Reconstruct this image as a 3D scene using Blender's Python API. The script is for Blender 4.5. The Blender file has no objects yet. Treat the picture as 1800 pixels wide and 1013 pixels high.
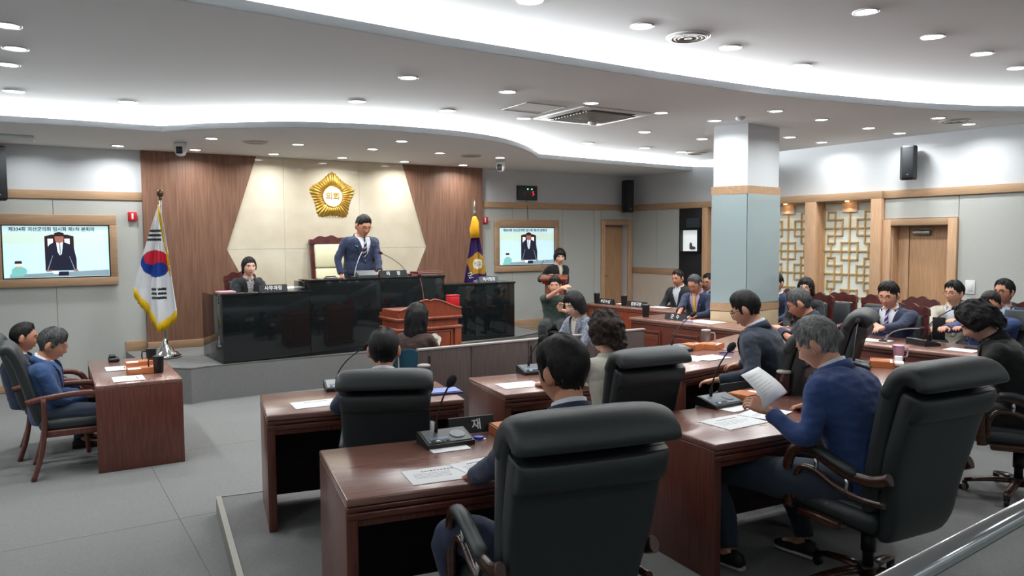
import bpy, bmesh, math, random
import numpy as np
from mathutils import Vector, Matrix, noise, Euler
random.seed(7)
PI = math.pi
sc = bpy.context.scene
C = sc.collection
# ---------------------------------------------------------------- camera
F = 1330.0; CAMH = 1.9
PITCH = math.atan((506.5-423.3)/F); ROLL = .0063
cam_d = bpy.data.cameras.new('camera'); cam = bpy.data.objects.new('camera', cam_d); C.objects.link(cam)
cam.location = (0, 0, CAMH)
cam_d.sensor_fit = 'HORIZONTAL'; cam_d.sensor_width = 36; cam_d.lens = 36*F/1800
cam_d.clip_start = .05; cam_d.clip_end = 100
cam.rotation_euler = (Matrix.Rotation(PI/2-PITCH, 4, 'X') @ Matrix.Rotation(-ROLL, 4, 'Z')).to_euler()
sc.camera = cam
_c, _s = math.cos(PITCH), math.sin(PITCH); _cr, _sr = math.cos(ROLL), math.sin(ROLL)
def ray(u, v):
    a = (u-900)/F; b = (506.5-v)/F
    x = a*_cr+b*_sr; y = -a*_sr+b*_cr
    return (x, _c+y*_s, -_s+y*_c)
def G(u, v, z):                      # point at height z seen at photo position u, v
    r = ray(u, v); t = (z-CAMH)/r[2]; return Vector((r[0]*t, r[1]*t, z))
def D(u, v, y):                      # point at distance y
    r = ray(u, v); t = y/r[1]; return Vector((r[0]*t, y, CAMH+r[2]*t))
# ---------------------------------------------------------------- world, exposure
w = bpy.data.worlds.new('world'); sc.world = w; w.use_nodes = True
w.node_tree.nodes['Background'].inputs[0].default_value = (.8, .9, 1, 1)
w.node_tree.nodes['Background'].inputs[1].default_value = .15
sc.view_settings.view_transform = 'Standard'; sc.view_settings.look = 'None'
sc.view_settings.gamma = 1; sc.view_settings.use_curve_mapping = False
sc.view_settings.exposure = 0.22
LAMP_W = 4.8
LENS_E = 14.0          # its glowing lens
COVE_E = 330.0
try:
    sc.cycles.max_bounces = 8; sc.cycles.diffuse_bounces = 4; sc.cycles.glossy_bounces = 4
    sc.cycles.sample_clamp_indirect = 6; sc.cycles.caustics_reflective = False; sc.cycles.caustics_refractive = False
except Exception: pass

# ---------------------------------------------------------------- materials
MATS = {}
def lin(c):
    return tuple(((x/255)/12.92 if x/255 <= .04045 else ((x/255+.055)/1.055)**2.4) for x in c)
def mat(name, rgb, rough=.5, metal=0, var=0, vscale=8, bump=0, bscale=200, stretch=(1,1,1), rgb2=None, coat=0, emit=0, spec=.5, alpha=None, trans=0, ior=1.45, sheen=0, spots=0):
    if name in MATS: return MATS[name]
    m = bpy.data.materials.new(name); m.use_nodes = True; MATS[name] = m
    nt = m.node_tree; N = nt.nodes; L = nt.links; b = N['Principled BSDF']
    c = lin(rgb); b.inputs['Base Color'].default_value = (*c, 1)
    b.inputs['Roughness'].default_value = rough; b.inputs['Metallic'].default_value = metal
    b.inputs['Specular IOR Level'].default_value = spec
    b.inputs['Coat Weight'].default_value = coat; b.inputs['Coat Roughness'].default_value = .24
    b.inputs['Sheen Weight'].default_value = sheen
    b.inputs['Transmission Weight'].default_value = trans; b.inputs['IOR'].default_value = ior
    if emit: b.inputs['Emission Color'].default_value = (*c, 1); b.inputs['Emission Strength'].default_value = emit
    tc = N.new('ShaderNodeTexCoord'); mp = N.new('ShaderNodeMapping'); mp.inputs['Scale'].default_value = stretch
    L.new(tc.outputs['Object'], mp.inputs['Vector'])
    if var or rgb2:
        n = N.new('ShaderNodeTexNoise'); n.inputs['Scale'].default_value = vscale; n.inputs['Detail'].default_value = 6
        L.new(mp.outputs[0], n.inputs['Vector'])
        r = N.new('ShaderNodeValToRGB'); r.color_ramp.elements[0].position = .3; r.color_ramp.elements[1].position = .7
        c2 = lin(rgb2) if rgb2 else tuple(min(1, x*(1+var)) for x in c); c1 = c if rgb2 else tuple(x*(1-var) for x in c)
        r.color_ramp.elements[0].color = (*c1, 1); r.color_ramp.elements[1].color = (*c2, 1)
        L.new(n.outputs['Fac'], r.inputs[0]); L.new(r.outputs[0], b.inputs['Base Color'])
        if spots:
            v = N.new('ShaderNodeTexNoise'); v.inputs['Scale'].default_value = 260; v.inputs['Detail'].default_value = 2
            L.new(tc.outputs['Object'], v.inputs['Vector'])
            r2 = N.new('ShaderNodeValToRGB'); r2.color_ramp.elements[0].position = .66; r2.color_ramp.elements[1].position = .74
            L.new(v.outputs['Fac'], r2.inputs[0])
            mx = N.new('ShaderNodeMix'); mx.data_type = 'RGBA'; mx.inputs[7].default_value = (spots, spots, spots, 1)
            L.new(r2.outputs[0], mx.inputs[0]); L.new(r.outputs[0], mx.inputs[6]); L.new(mx.outputs[2], b.inputs['Base Color'])
    if bump:
        n2 = N.new('ShaderNodeTexNoise'); n2.inputs['Scale'].default_value = bscale; n2.inputs['Detail'].default_value = 3
        L.new(mp.outputs[0] if stretch != (1,1,1) else tc.outputs['Object'], n2.inputs['Vector'])
        bp = N.new('ShaderNodeBump'); bp.inputs['Strength'].default_value = bump; bp.inputs['Distance'].default_value = .004
        L.new(n2.outputs['Fac'], bp.inputs['Height']); L.new(bp.outputs[0], b.inputs['Normal'])
    return m
def vcol_mat(name, rough=.8, bump=.2):
    m = bpy.data.materials.new(name); m.use_nodes = True; N = m.node_tree.nodes; L = m.node_tree.links; b = N['Principled BSDF']
    a = N.new('ShaderNodeVertexColor'); a.layer_name = 'Col'; L.new(a.outputs[0], b.inputs['Base Color']); b.inputs['Roughness'].default_value = rough
    return m
white_paint = mat('white_paint', (206,210,213), .7, bump=.08, bscale=60)
ceil_paint = mat('ceiling_paint', (226,228,228), .85, bump=.15, bscale=40)
fabric_wall = mat('grey_fabric_panel', (188,190,185), .95, var=.05, vscale=60, bump=.35, bscale=260, stretch=(1,1,4))
beige_wall = mat('beige_panel', (205,190,175), .8, var=.03)
band_wood = mat('oak_band', (176,143,112), .5, var=.16, vscale=7, stretch=(.5,6,14), bump=.05)
oak = mat('oak_upright', (196,158,124), .5, var=.14, vscale=7, stretch=(10,10,.6), bump=.05)
door_oak = mat('oak_door', (186,146,110), .42, var=.16, vscale=6, stretch=(12,12,.5), bump=.05)
walnut = mat('walnut_panel', (112,80,64), .45, rgb2=(142,106,86), vscale=6, stretch=(9,9,.35), bump=.06)
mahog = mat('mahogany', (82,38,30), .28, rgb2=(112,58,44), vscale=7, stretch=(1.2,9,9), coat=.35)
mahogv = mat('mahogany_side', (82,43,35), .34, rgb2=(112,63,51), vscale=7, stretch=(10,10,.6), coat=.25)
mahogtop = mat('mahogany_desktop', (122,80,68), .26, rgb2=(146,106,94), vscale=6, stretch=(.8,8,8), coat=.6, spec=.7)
redwood = mat('red_mahogany', (120,52,32), .3, rgb2=(150,74,48), vscale=7, stretch=(8,8,.8), coat=.4)
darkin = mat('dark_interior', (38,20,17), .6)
leather = mat('black_leather', (42,48,50), .40, bump=.25, bscale=500, spec=.6)
leather2 = mat('grey_leather', (54,58,60), .42, bump=.25, bscale=500)
cream = mat('cream_leather', (226,222,186), .45, bump=.1, bscale=300)
chrome = mat('chrome', (225,228,230), .12, 1)
steel = mat('steel', (170,172,172), .3, 1)
carpet = mat('carpet', (132,133,132), .95, var=.10, vscale=90, bump=.8, bscale=420)
carpet2 = mat('platform_carpet', (128,129,128), .95, var=.12, vscale=90, bump=.8, bscale=420)
granite = mat('black_granite', (16,20,22), .08, rgb2=(24,30,32), vscale=60, spots=.12, spec=.6)
marble = mat('beige_marble', (208,196,172), .05, rgb2=(226,217,196), vscale=2.2, spec=.6)
edge_metal = mat('edge_trim', (150,150,142), .4, .6)
glassgrey = mat('painted_glass', (156,172,174), .12, spec=.6)
plastic_w = mat('white_plastic', (225,226,226), .4)
plastic_k = mat('black_plastic', (24,25,27), .45)
plastic_g = mat('grey_plastic', (78,82,86), .4)
paper = mat('white_paper', (250,251,253), .8)
ink = mat('ink', (70,72,78), .8)
txtw = mat('white_lettering', (235,238,240), .6)
redp = mat('red_plastic', (190,28,38), .4)
gold = mat('gold', (222,182,92), .34, .85); goldtxt = mat('gold_lettering', (190,150,66), .5)
bluep = mat('blue_plastic', (38,52,170), .35)
orange = mat('orange_board', (196,120,74), .6, var=.1)
pinkc = mat('pink_ceramic', (236,186,212), .35)
teal = mat('teal_fabric', (22,72,92), .6)
lens_m = mat('lamp_lens', (255,255,255), .5, emit=LENS_E)
cove_m = mat('cove_strip', (248,252,255), .5, emit=COVE_E)

# ---------------------------------------------------------------- mesh helper
class MB:
    def __init__(s): s.v = []; s.f = []; s.m = []; s.sm = []
    def add(s, vs, fs, mi=0, smooth=False, M=None):
        o = len(s.v)
        if M is not None: vs = [M @ Vector(p) for p in vs]
        s.v += [tuple(p) for p in vs]
        for f in fs: s.f.append(tuple(i+o for i in f)); s.m.append(mi); s.sm.append(smooth)
        return s
    def box(s, x0, x1, y0, y1, z0, z1, bev=0, mi=0, M=None):
        if bev <= 0:
            vs = [(x,y,z) for x in (x0,x1) for y in (y0,y1) for z in (z0,z1)]
            return s.add(vs, [(0,1,3,2),(4,6,7,5),(0,4,5,1),(2,3,7,6),(0,2,6,4),(1,5,7,3)], mi, False, M)
        bm = bmesh.new(); bmesh.ops.create_cube(bm, size=1)
        for v in bm.verts: v.co = Vector(((x0+x1)/2+v.co.x*(x1-x0), (y0+y1)/2+v.co.y*(y1-y0), (z0+z1)/2+v.co.z*(z1-z0)))
        bmesh.ops.bevel(bm, geom=bm.edges[:], offset=min(bev, .49*min(abs(x1-x0),abs(y1-y0),abs(z1-z0))), segments=2, affect='EDGES', profile=.5)
        s.frombm(bm, mi, True, M); bm.free(); return s
    def frombm(s, bm, mi=0, smooth=False, M=None):
        bm.verts.index_update()
        return s.add([v.co.copy() for v in bm.verts], [tuple(v.index for v in f.verts) for f in bm.faces], mi, smooth, M)
    def loft(s, rings, closed=True, caps=True, mi=0, smooth=True, M=None):
        n = len(rings[0]); vs = [p for r in rings for p in r]; fs = []
        for i in range(len(rings)-1):
            for j in range(n if closed else n-1):
                k = (j+1) % n
                fs.append((i*n+j, i*n+k, (i+1)*n+k, (i+1)*n+j))
        s.add(vs, fs, mi, smooth, M)
        if caps and closed:
            o = len(s.v)-len(vs)
            s.f.append(tuple(o+j for j in reversed(range(n)))); s.m.append(mi); s.sm.append(False)
            s.f.append(tuple(o+(len(rings)-1)*n+j for j in range(n))); s.m.append(mi); s.sm.append(False)
        return s
    def tube(s, pts, r, n=10, mi=0, smooth=True, M=None, flat=1.0, up=None, closed=False, caps=True):
        pts = [Vector(p) for p in pts]; k = len(pts); rr = r if isinstance(r, (list, tuple)) else [r]*k
        rings = []; prev = None
        for i, p in enumerate(pts):
            if closed: t = pts[(i+1) % k]-pts[i-1]
            else: t = pts[min(i+1, k-1)]-pts[max(i-1, 0)]
            t.normalize()
            if up is not None: a = Vector(up); a = a-t*a.dot(t)
            elif prev is None: a = Vector((0,0,1)) if abs(t.z) < .9 else Vector((1,0,0)); a = a-t*a.dot(t)
            else: a = prev-t*prev.dot(t)
            if a.length < 1e-6: a = Vector((1,0,0))
            a.normalize(); prev = a; b = t.cross(a)
            rings.append([p+a*(math.cos(2*PI*j/n)*rr[i])+b*(math.sin(2*PI*j/n)*rr[i]*flat) for j in range(n)])
        if closed: rings.append(rings[0]); caps = False
        return s.loft(rings, True, caps, mi, smooth, M)
    def cyl(s, x, y, z0, z1, r, r2=None, n=20, mi=0, M=None):
        r2 = r if r2 is None else r2
        return s.loft([[(x+math.cos(2*PI*j/n)*q, y+math.sin(2*PI*j/n)*q, z) for j in range(n)] for z, q in ((z0,r),(z1,r2))], mi=mi, M=M)
    def lathe(s, prof, x=0, y=0, n=24, mi=0, M=None):
        return s.loft([[(x+math.cos(2*PI*j/n)*q, y+math.sin(2*PI*j/n)*q, z) for j in range(n)] for q, z in prof], mi=mi, M=M)
    def prism(s, poly, z0, z1, mi=0, M=None):   # poly in xy, extruded in z
        n = len(poly); a = sum(poly[i][0]*poly[(i+1) % n][1]-poly[(i+1) % n][0]*poly[i][1] for i in range(n))
        if a < 0: poly = poly[::-1]
        vs = [(p[0],p[1],z0) for p in poly]+[(p[0],p[1],z1) for p in poly]
        fs = [tuple(reversed(range(n))), tuple(range(n,2*n))]+[(i,(i+1) % n,n+(i+1) % n,n+i) for i in range(n)]
        return s.add(vs, fs, mi, False, M)
    def ell(s, c, r, n=16, k=10, mi=0, M=None, R=None):
        c = Vector(c); rings = []
        for i in range(k+1):
            a = PI*(i/k)-PI/2; a = max(-PI/2+.05, min(PI/2-.05, a))
            ring = []
            for j in range(n):
                p = Vector((math.cos(a)*math.cos(2*PI*j/n)*r[0], math.cos(a)*math.sin(2*PI*j/n)*r[1], math.sin(a)*r[2]))
                if R is not None: p = R @ p
                ring.append(c+p)
            rings.append(ring)
        return s.loft(rings, mi=mi, M=M)
    def mesh(s, name, mats):
        me = bpy.data.meshes.new(name); me.from_pydata(s.v, [], s.f)
        for m in (mats if isinstance(mats, (list, tuple)) else [mats]): me.materials.append(m)
        me.polygons.foreach_set('material_index', s.m); me.polygons.foreach_set('use_smooth', s.sm); me.update(); return me
XZ = Matrix(((1,0,0,0),(0,0,-1,0),(0,1,0,0),(0,0,0,1)))     # xy drawing -> xz plane, extrusion towards -y
def obj(name, mb, mats, parent=None, loc=None, rz=0, label=None):
    me = mb.mesh(name, mats) if isinstance(mb, MB) else mb
    o = bpy.data.objects.new(name, me); C.objects.link(o)
    if parent is not None: o.parent = parent
    if loc is not None: o.location = loc
    if rz: o.rotation_euler = (0,0,rz)
    if label: o['label'] = label
    return o
def thing(name, label, cat, loc=(0,0,0), rz=0, group=None):
    o = bpy.data.objects.new(name, None); C.objects.link(o); o.empty_display_size = .1
    o.location = loc; o.rotation_euler = (0,0,rz); o['label'] = label; o['category'] = cat
    if group: o['group'] = group
    return o
def tag(o, label, cat, group=None):
    o['label'] = label; o['category'] = cat
    if group: o['group'] = group
    return o
def struct(name, mb, mats, loc=None, rz=0):
    o = obj(name, mb, mats, None, loc, rz); o['kind'] = 'structure'; return o
def dup(root, loc, rz, label=None, group=None):
    def cp(o, par):
        c = o.copy(); C.objects.link(c); c.parent = par
        for ch in list(o.children): cp(ch, c)
        return c
    r = cp(root, None); r.location = loc; r.rotation_euler = (0,0,rz)
    if label: r['label'] = label
    if group: r['group'] = group
    return r
def text(name, body, size, m, parent, loc, rot, ext=.001, bold=0, sx=1):
    cu = bpy.data.curves.new('text', 'FONT'); cu.body = body; cu.size = size; cu.extrude = ext; cu.offset = bold
    cu.align_x = 'CENTER'; cu.align_y = 'CENTER'; cu.resolution_u = 3
    t = bpy.data.objects.new('text', cu); C.objects.link(t)
    dg = bpy.context.evaluated_depsgraph_get(); me = bpy.data.meshes.new_from_object(t.evaluated_get(dg))
    bpy.data.objects.remove(t); me.materials.clear(); me.materials.append(m)
    o = bpy.data.objects.new(name, me); C.objects.link(o); o.parent = parent; o.location = loc; o.rotation_euler = rot; o.scale = (sx,1,1)
    return o
# ---------------------------------------------------------------- the room
B0 = Vector((-5.70, 10.03, 0)); BA = math.atan2(1.002, 1.579); BE = Vector((math.cos(BA), math.sin(BA), 0))
R0 = Vector((2.42, 15.18, 0)); RA = math.atan2(-.82, .572); RE = Vector((math.cos(RA), math.sin(RA), 0))
BN = Vector((BE.y, -BE.x, 0)); RN = Vector((RE.y, -RE.x, 0))      # towards the room
SL = -3.6
def wallbox(mb, s0, s1, z0, z1, openings, th=.2):
    ss = sorted({s0, s1, *[v for o in openings for v in o[:2]]}); zz = sorted({z0, z1, *[v for o in openings for v in o[2:]]})
    for a, b in zip(ss, ss[1:]):
        for c, d in zip(zz, zz[1:]):
            if any(o[0] <= a and b <= o[1] and o[2] <= c and d <= o[3] for o in openings): continue
            mb.box(a, b, 0, th, c, d)
    return mb
# walls
wb = struct('wall_back', wallbox(MB(), SL, 9.62+.3, 0, 3.7, [(8.88,9.47,.36,2.2)]), white_paint, B0, BA)
wr = struct('wall_right', wallbox(MB(), -.2, 17.2, 0, 3.7, [(5.29,6.07,.12,2.08),(1.99,2.87,.3,2.47),(3.06,3.94,.3,2.47),(4.13,5.01,.3,2.47)]), white_paint, R0, RA)
A = B0+BE*SL; Bp = A+BN*16; Cp = R0+RE*17
def plainwall(name, p, q):
    d = q-p; a = math.atan2(d.y, d.x)
    return struct(name, MB().box(0, d.length, 0, .2, 0, 3.7), white_paint, p, a)
plainwall('wall_left', Bp, A); plainwall('wall_rear', Cp, Bp)
# floors
room = [A-BE*.3-BN*.1, R0+Vector((.1,.4,0)), Cp+RE*.3+Vector((.3,0,0)), Bp+BN*.3-BE*.3]
fl = struct('floor', MB().prism([(p.x,p.y) for p in room], -.1, 0), carpet)
# sheets of the floor covering, butt jointed
def fsheet(u0,u1,v0,v1,z):
    ps = [B0+BE*u+BN*v for u,v in ((u0,v0),(u1,v0),(u1,v1),(u0,v1))]
    o = obj('carpet_sheet', MB().prism([(p.x,p.y) for p in ps], 0.0, z), carpet, fl)
for i in range(4):
    for j in range(4):
        u0 = -1.6+i*1.83; v0 = .5+j*1.83
        fsheet(u0+.002, u0+1.828, v0+.002, v0+1.828, .004)
E_ = [G(385,873,.12), G(474,867,.12)]
pf = [Vector((-2.08,5.19,0)), Vector((-.42,5.92,0)), Vector((.9,6.75,0)), Vector((1.35,8.2,0)), Vector((1.25,10.2,0)), Vector((.55,12.45,0)), Vector((.35,13.9,0)), Vector((2.42,15.18,0)), R0+RE*16.9, Bp+BE*4.6, Vector((-.3,.9,0)), Vector((-1.0,3.0,0))]
plat = struct('floor_platform', MB().prism([(p.x,p.y) for p in pf], .001, .12), carpet2)
# metal nosing along the platform's left and far edges
def strip(name, pts, z0, z1, wd, m, parent, side=1):
    mb = MB()
    for p, q in zip(pts, pts[1:]):
        d = (q-p).normalized(); n = Vector((-d.y, d.x, 0))*wd*side
        mb.prism([(p.x,p.y),(q.x,q.y),(q.x+n.x,q.y+n.y),(p.x+n.x,p.y+n.y)], z0, z1)
    return obj(name, mb, m, parent)
strip('nosing', [Vector((-.85,2.62,0)), pf[0]], -.0, .126, -.035, edge_metal, plat)
strip('nosing', [pf[0], pf[1]], .0, .125, -.012, edge_metal, plat)
# dais
dz = .42
front = [G(240,630,dz), G(270,642,dz), G(297,647.5,dz), G(336,649,dz), G(365,644.5,dz), G(500,632,dz), G(640,620.5,dz), G(780,608,dz), G(905,593.5,dz), G(932,588,dz), G(946,585,dz), G(948,582.5,dz), G(940,580,dz), G(925,577,dz), G(912,574,dz)]
sA = (front[0]-B0).dot(BE); sB = (front[-1]-B0).dot(BE)
dp = front+[B0+BE*(sB+.1), B0+BE*(sA-.05)]
dais = struct('floor_dais', MB().prism([(p.x,p.y) for p in dp], .0, dz), carpet2)
strip('nosing', front, dz-.012, dz+.008, .03, edge_metal, dais, 1)
lp = [B0+BE*8.4, B0+BE*9.62, R0+RE*1.6, Vector((2.6,12.1,0)), G(1092,587,.36)]
land = struct('floor_landing', MB().prism([(p.x,p.y) for p in lp], .0, .36), carpet2)
strip('nosing', [lp[4], lp[3]], .345, .366, .02, plastic_k, land, 1)
# back wall dressing (local x along the wall, -y into the room)
def wpart(name, par, s0, s1, z0, z1, d0, d1, m, bev=.003, label=None):
    return obj(name, MB().box(s0, s1, -d1, -d0, z0, z1, bev), m, par, label=label)
def panels(par, cuts, z0, z1, m, holes=()):
    for a, b in zip(cuts, cuts[1:]):
        mb = MB(); hs = [h for h in holes if h[0] < b and h[1] > a]
        if hs:
            for (x0,x1,y0,y1) in hs: wallbox(mb, a+.003, b-.003, z0, z1, [(max(a+.003,x0),min(b-.003,x1),max(z0,y0),min(z1,y1))], -.02)
        else: mb.box(a+.003, b-.003, -.02, 0, z0, z1)
        obj('fabric_panel', mb, m, par)
panels(wb, [SL+.01,-2.7,-1.5,-.3,.75], .1, 2.475, fabric_wall)
panels(wb, [6.11,6.75,7.87,8.62,8.785], .46, 2.475, fabric_wall)
wpart('fabric_panel', wb, 8.79, 9.56, 2.3, 2.475, 0, .02, fabric_wall, 0)
wpart('fabric_panel', wb, 9.565, 9.61, .36, 2.475, 0, .02, fabric_wall, 0)
for s0, s1 in ((SL+.01,.75),(6.11,9.6)): wpart('wood_band', wb, s0, s1, 2.48, 2.59, 0, .035, band_wood)
def bb(name, s0, s1, z0, z1, f, r, m=band_wood, d=.04):
    o = struct(name, MB().box(s0,s1,-d,0,z0,z1,.003), m, f, r); return o
bb('baseboard_left', SL+.01, sA-.05, .004, .1, B0, BA); bb('baseboard_back', sA-.05, .75, .42, .56, B0, BA)
bb('baseboard_podium', .75, 6.11, .42, .53, B0, BA, d=.1)
bb('baseboard_corner', 6.11, 8.38, .0, .46, B0, BA)
# walnut feature wall either side of the marble
def poly_part(name, par, pts, d0, d1, m):
    return obj(name, MB().prism(pts, d0, d1, M=XZ), m, par)
zt = 3.158
for a, b in ((.75,1.55),(1.55,1.83)):
    t = lambda s: zt
    wl = [(a,.42),(b,.42),(b,zt),(a,zt)]
    poly_part('walnut_board', wb, wl, .0, .07, walnut)
poly_part('walnut_board', wb, [(1.83,.42),(2.5,.42),(1.83,1.8)], 0, .07, walnut)
poly_part('walnut_board', wb, [(1.83,1.8),(2.28,zt),(1.83,zt)], 0, .07, walnut)
poly_part('walnut_board', wb, [(5.02,1.81),(4.61,zt),(5.02,zt)], 0, .07, walnut)
poly_part('walnut_board', wb, [(5.02,1.81),(4.4,.42),(5.02,.42)], 0, .07, walnut)
for a, b in ((5.02,5.6),(5.6,6.11)): poly_part('walnut_board', wb, [(a,.42),(b,.42),(b,zt),(a,zt)], 0, .07, walnut)
def clip(poly, f):
    out = []
    for i in range(len(poly)):
        p, q = poly[i-1], poly[i]; a, b = f(p), f(q)
        if (a < 0) != (b < 0): t = a/(a-b); out.append((p[0]+(q[0]-p[0])*t, p[1]+(q[1]-p[1])*t))
        if b >= 0: out.append(q)
    return out
hexa = [(1.83,1.8),(2.5,.42),(4.4,.42),(5.02,1.81),(4.61,zt),(2.28,zt)]
for (x0,x1) in ((1.8,2.67),(2.67,3.86),(3.86,5.05)):
    for (y0,y1) in ((.42,1.8),(1.8,3.16)):
        g = .0015
        p = clip(clip(clip(clip(hexa, lambda q: q[0]-x0-g), lambda q: x1-g-q[0]), lambda q: q[1]-y0-g), lambda q: y1-g-q[1])
        if len(p) > 2: poly_part('marble_slab', wb, p, .0, .055, marble)
# right wall dressing
wpart('wood_band', wr, 0, 1.30, 2.48, 2.59, 0, .035, band_wood); wpart('wood_band', wr, 0, 1.30, 1.24, 1.36, 0, .03, band_wood)
panels(wr, [.02,.68,1.30], 1.36, 2.475, fabric_wall); panels(wr, [.02,1.30], .36, 1.24, beige_wall)
wpart('black_panel', wr, 1.31, 1.86, .36, 2.47, 0, .08, plastic_k, .004)
wpart('wood_header', wr, 1.31, 5.17, 2.47, 2.58, 0, .10, band_wood)
for a, b in ((1.87,1.99),(2.87,3.06),(3.94,4.13),(5.01,5.17)): wpart('wood_post', wr, a, b, .12, 2.47, 0, .10, oak)
for a, b in ((1.99,2.87),(3.06,3.94),(4.13,5.01)): wpart('wood_sill', wr, a, b, .12, .3, 0, .10, oak)
wpart('wood_band', wr, 5.17, 17.0, 2.47, 2.58, 0, .05, band_wood)
panels(wr, [5.175,6.185], 2.18, 2.465, fabric_wall); panels(wr, [6.19,8.4,10.6,12.8], .2, 2.465, fabric_wall)
bb('baseboard_right', 6.19, 16.9, .12, .2, R0, RA, d=.04)
bb('trim_door', 5.172, 5.288, .12, 2.17, R0, RA, oak, .06)
bb('trim_door', 6.07, 6.185, .12, 2.17, R0, RA, oak, .06)
bb('trim_door', 5.288, 6.07, 2.08, 2.17, R0, RA, band_wood, .06)
# lattice screens in the niches
glow = mat('paper_backing', (226,232,222), .9, var=.02)
lat = mat('lattice_wood', (196,160,104), .5, var=.1, vscale=10)
lampw = mat('warm_lamp', (255,196,120), .5, emit=6)
boxw = mat('lit_box_paper', (244,206,170), .8)
for k, s0 in enumerate((1.99,3.06,4.13)):
    wn = struct('window_%d' % (k+1), MB().box(s0, s0+.88, .12, .14, .3, 2.47), glow, R0, RA)
    for side in (s0-.001, s0+.88-.011): obj('reveal', MB().box(side, side+.012, .0, .12, .3, 2.46), oak, wn)
    def bar(x0, z0, x1, z1, t=.010):
        mb = MB()
        xx = sorted((x0,x1)); zz = sorted((z0,z1))
        mb.box(s0+xx[0]-t, s0+xx[1]+t, .098, .119, 2.44-zz[1]-t, 2.44-zz[0]+t, 0)
        obj('lattice_bar', mb, lat, wn)
    def rect(x0,z0,x1,z1):
        bar(x0,z0,x1,z0); bar(x0,z1,x1,z1); bar(x0,z0,x0,z1); bar(x1,z0,x1,z1)
    bar(.44, .14, .44, 2.14)
    for z in (.38,.73,1.08,1.43,1.78): bar(.0, z, .88, z)
    rect(.02,0,.86,2.13)
    obj('lamp_box', MB().box(s0+.32, s0+.56, .085, .118, 2.44-.14, 2.44, .003), boxw, wn)
    for o in (0, .70, 1.40):
        for mi in (0, 1):
            X = (lambda x: .88-x) if mi else (lambda x: x)
            rect(X(.08), .13+o, X(.20), .25+o)
            if o < 1.3:
                rect(X(.20), .25+o, X(.32), .49+o); rect(X(.08), .49+o, X(.20), .61+o); bar(X(.14), .61+o, X(.14), .83+o)
    for z in (.60, 1.32):
        rect(.31, z, .57, z+.26)
    ll = bpy.data.lights.new('niche_lamp', 'SPOT'); ll.energy = 9; ll.color = (1,.66,.34); ll.spot_size = 1.6; ll.spot_blend = .8; ll.shadow_soft_size = .02
    lo = bpy.data.objects.new('lamp', ll); C.objects.link(lo); lo.parent = wn; lo.location = (s0+.44, .02, 2.455)
    obj('bulb', MB().cyl(s0+.44, .02, 2.452, 2.466, .028), lampw, wn)
# doors
d2 = struct('door_2', MB().box(5.292, 6.068, .17, .2, .12, 2.078), door_oak, R0, RA)
obj('door_reveal', MB().box(5.29, 5.302, .0, .17, .12, 2.078), oak, d2); obj('door_reveal', MB().box(6.058, 6.07, .0, .17, .12, 2.078), oak, d2)
obj('door_panel', MB().box(5.46, 6.05, .15, .17, .13, 2.05, .003), door_oak, d2)
obj('door_stile', MB().box(5.305, 5.45, .14, .17, .13, 2.07, .003), oak, d2)
obj('door_closer', MB().box(5.52, 5.76, .09, .15, 1.95, 2.0, .008).tube([(5.55,.1,2.02),(5.7,.05,2.03),(5.82,.12,2.03)], .008), steel, d2)
d1 = struct('door_1', MB().box(8.882, 9.468, .14, .17, .362, 2.198), door_oak, B0, BA)
obj('door_panel', MB().box(8.97, 9.40, .11, .14, .37, 2.17, .003), door_oak, d1)
obj('vision_strip', MB().box(8.885, 8.965, .12, .14, .37, 2.19), mat('dark_strip', (92,76,62), .3), d1)
obj('door_handle', MB().cyl(8.92, .1, 1.16, 1.2, .02).tube([(8.92,.12,1.2),(8.92,.06,1.2),(9.02,.06,1.2)], .009), steel, d1)
bb('trim_back', 8.79, 8.88, .36, 2.29, B0, BA, oak, .05); bb('trim_back', 9.47, 9.56, .36, 2.29, B0, BA, oak, .05); bb('trim_back', 8.88, 9.47, 2.2, 2.29, B0, BA, band_wood, .05)
# ---------------------------------------------------------------- ceilings
def smooth_curve(pts, n=6):
    out = []
    for i in range(len(pts)-1):
        p0, p1, p2, p3 = pts[max(i-1,0)], pts[i], pts[i+1], pts[min(i+2,len(pts)-1)]
        for k in range(n):
            t = k/n
            out.append(.5*((2*p1)+(p2-p0)*t+(2*p0-5*p1+4*p2-p3)*t*t+(3*p1-p0-3*p2+p3)*t**3))
    return out+[pts[-1]]
def V2(*a): return [Vector((x,y,0)) for x,y in a]
c1a = smooth_curve(V2((-7.9,6.55),(-6.4,7.26),(-5.26,7.89),(-4.6,8.26),(-3.96,8.68)))
c1b = smooth_curve(V2((-3.96,8.68),(-3.52,8.53),(-3.14,8.46),(-2.49,8.41),(-1.89,8.52),(-1.29,8.77),(-.67,9.18),(-.2,9.7),(.05,10.2),(.25,10.8),(.36,11.3),(.42,11.64)))
c1c = smooth_curve(V2((.42,11.64),(1.41,12.46),(3.5,14.05)))
c1 = c1a[:-1]+c1b[:-1]+c1c
c2 = smooth_curve(V2((-7.9,1.6),(-5.5,2.5),(-3.4,3.62),(-1.96,4.51),(-1.12,5.13),(-.6,5.52),(.01,5.93),(.72,6.4),(1.56,6.95),(2.3,7.4),(2.88,7.72),(3.61,8.05),(4.73,8.48),(5.79,8.64),(7.6,8.5)))
def offs(c, d):
    out = []
    for i, p in enumerate(c):
        t = (c[min(i+1,len(c)-1)]-c[max(i-1,0)]).normalized(); out.append(p+Vector((-t.y,t.x,0))*d)
    return out
def ceil_slab(name, cur, far, z0, z1, m):
    return struct(name, MB().prism([(p.x,p.y) for p in cur+far], z0, z1), m)
back_far = [R0+Vector((.4,.2,0)), R0+BE*.1-BN*.1, A-BN*.1-BE*.4]
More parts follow.
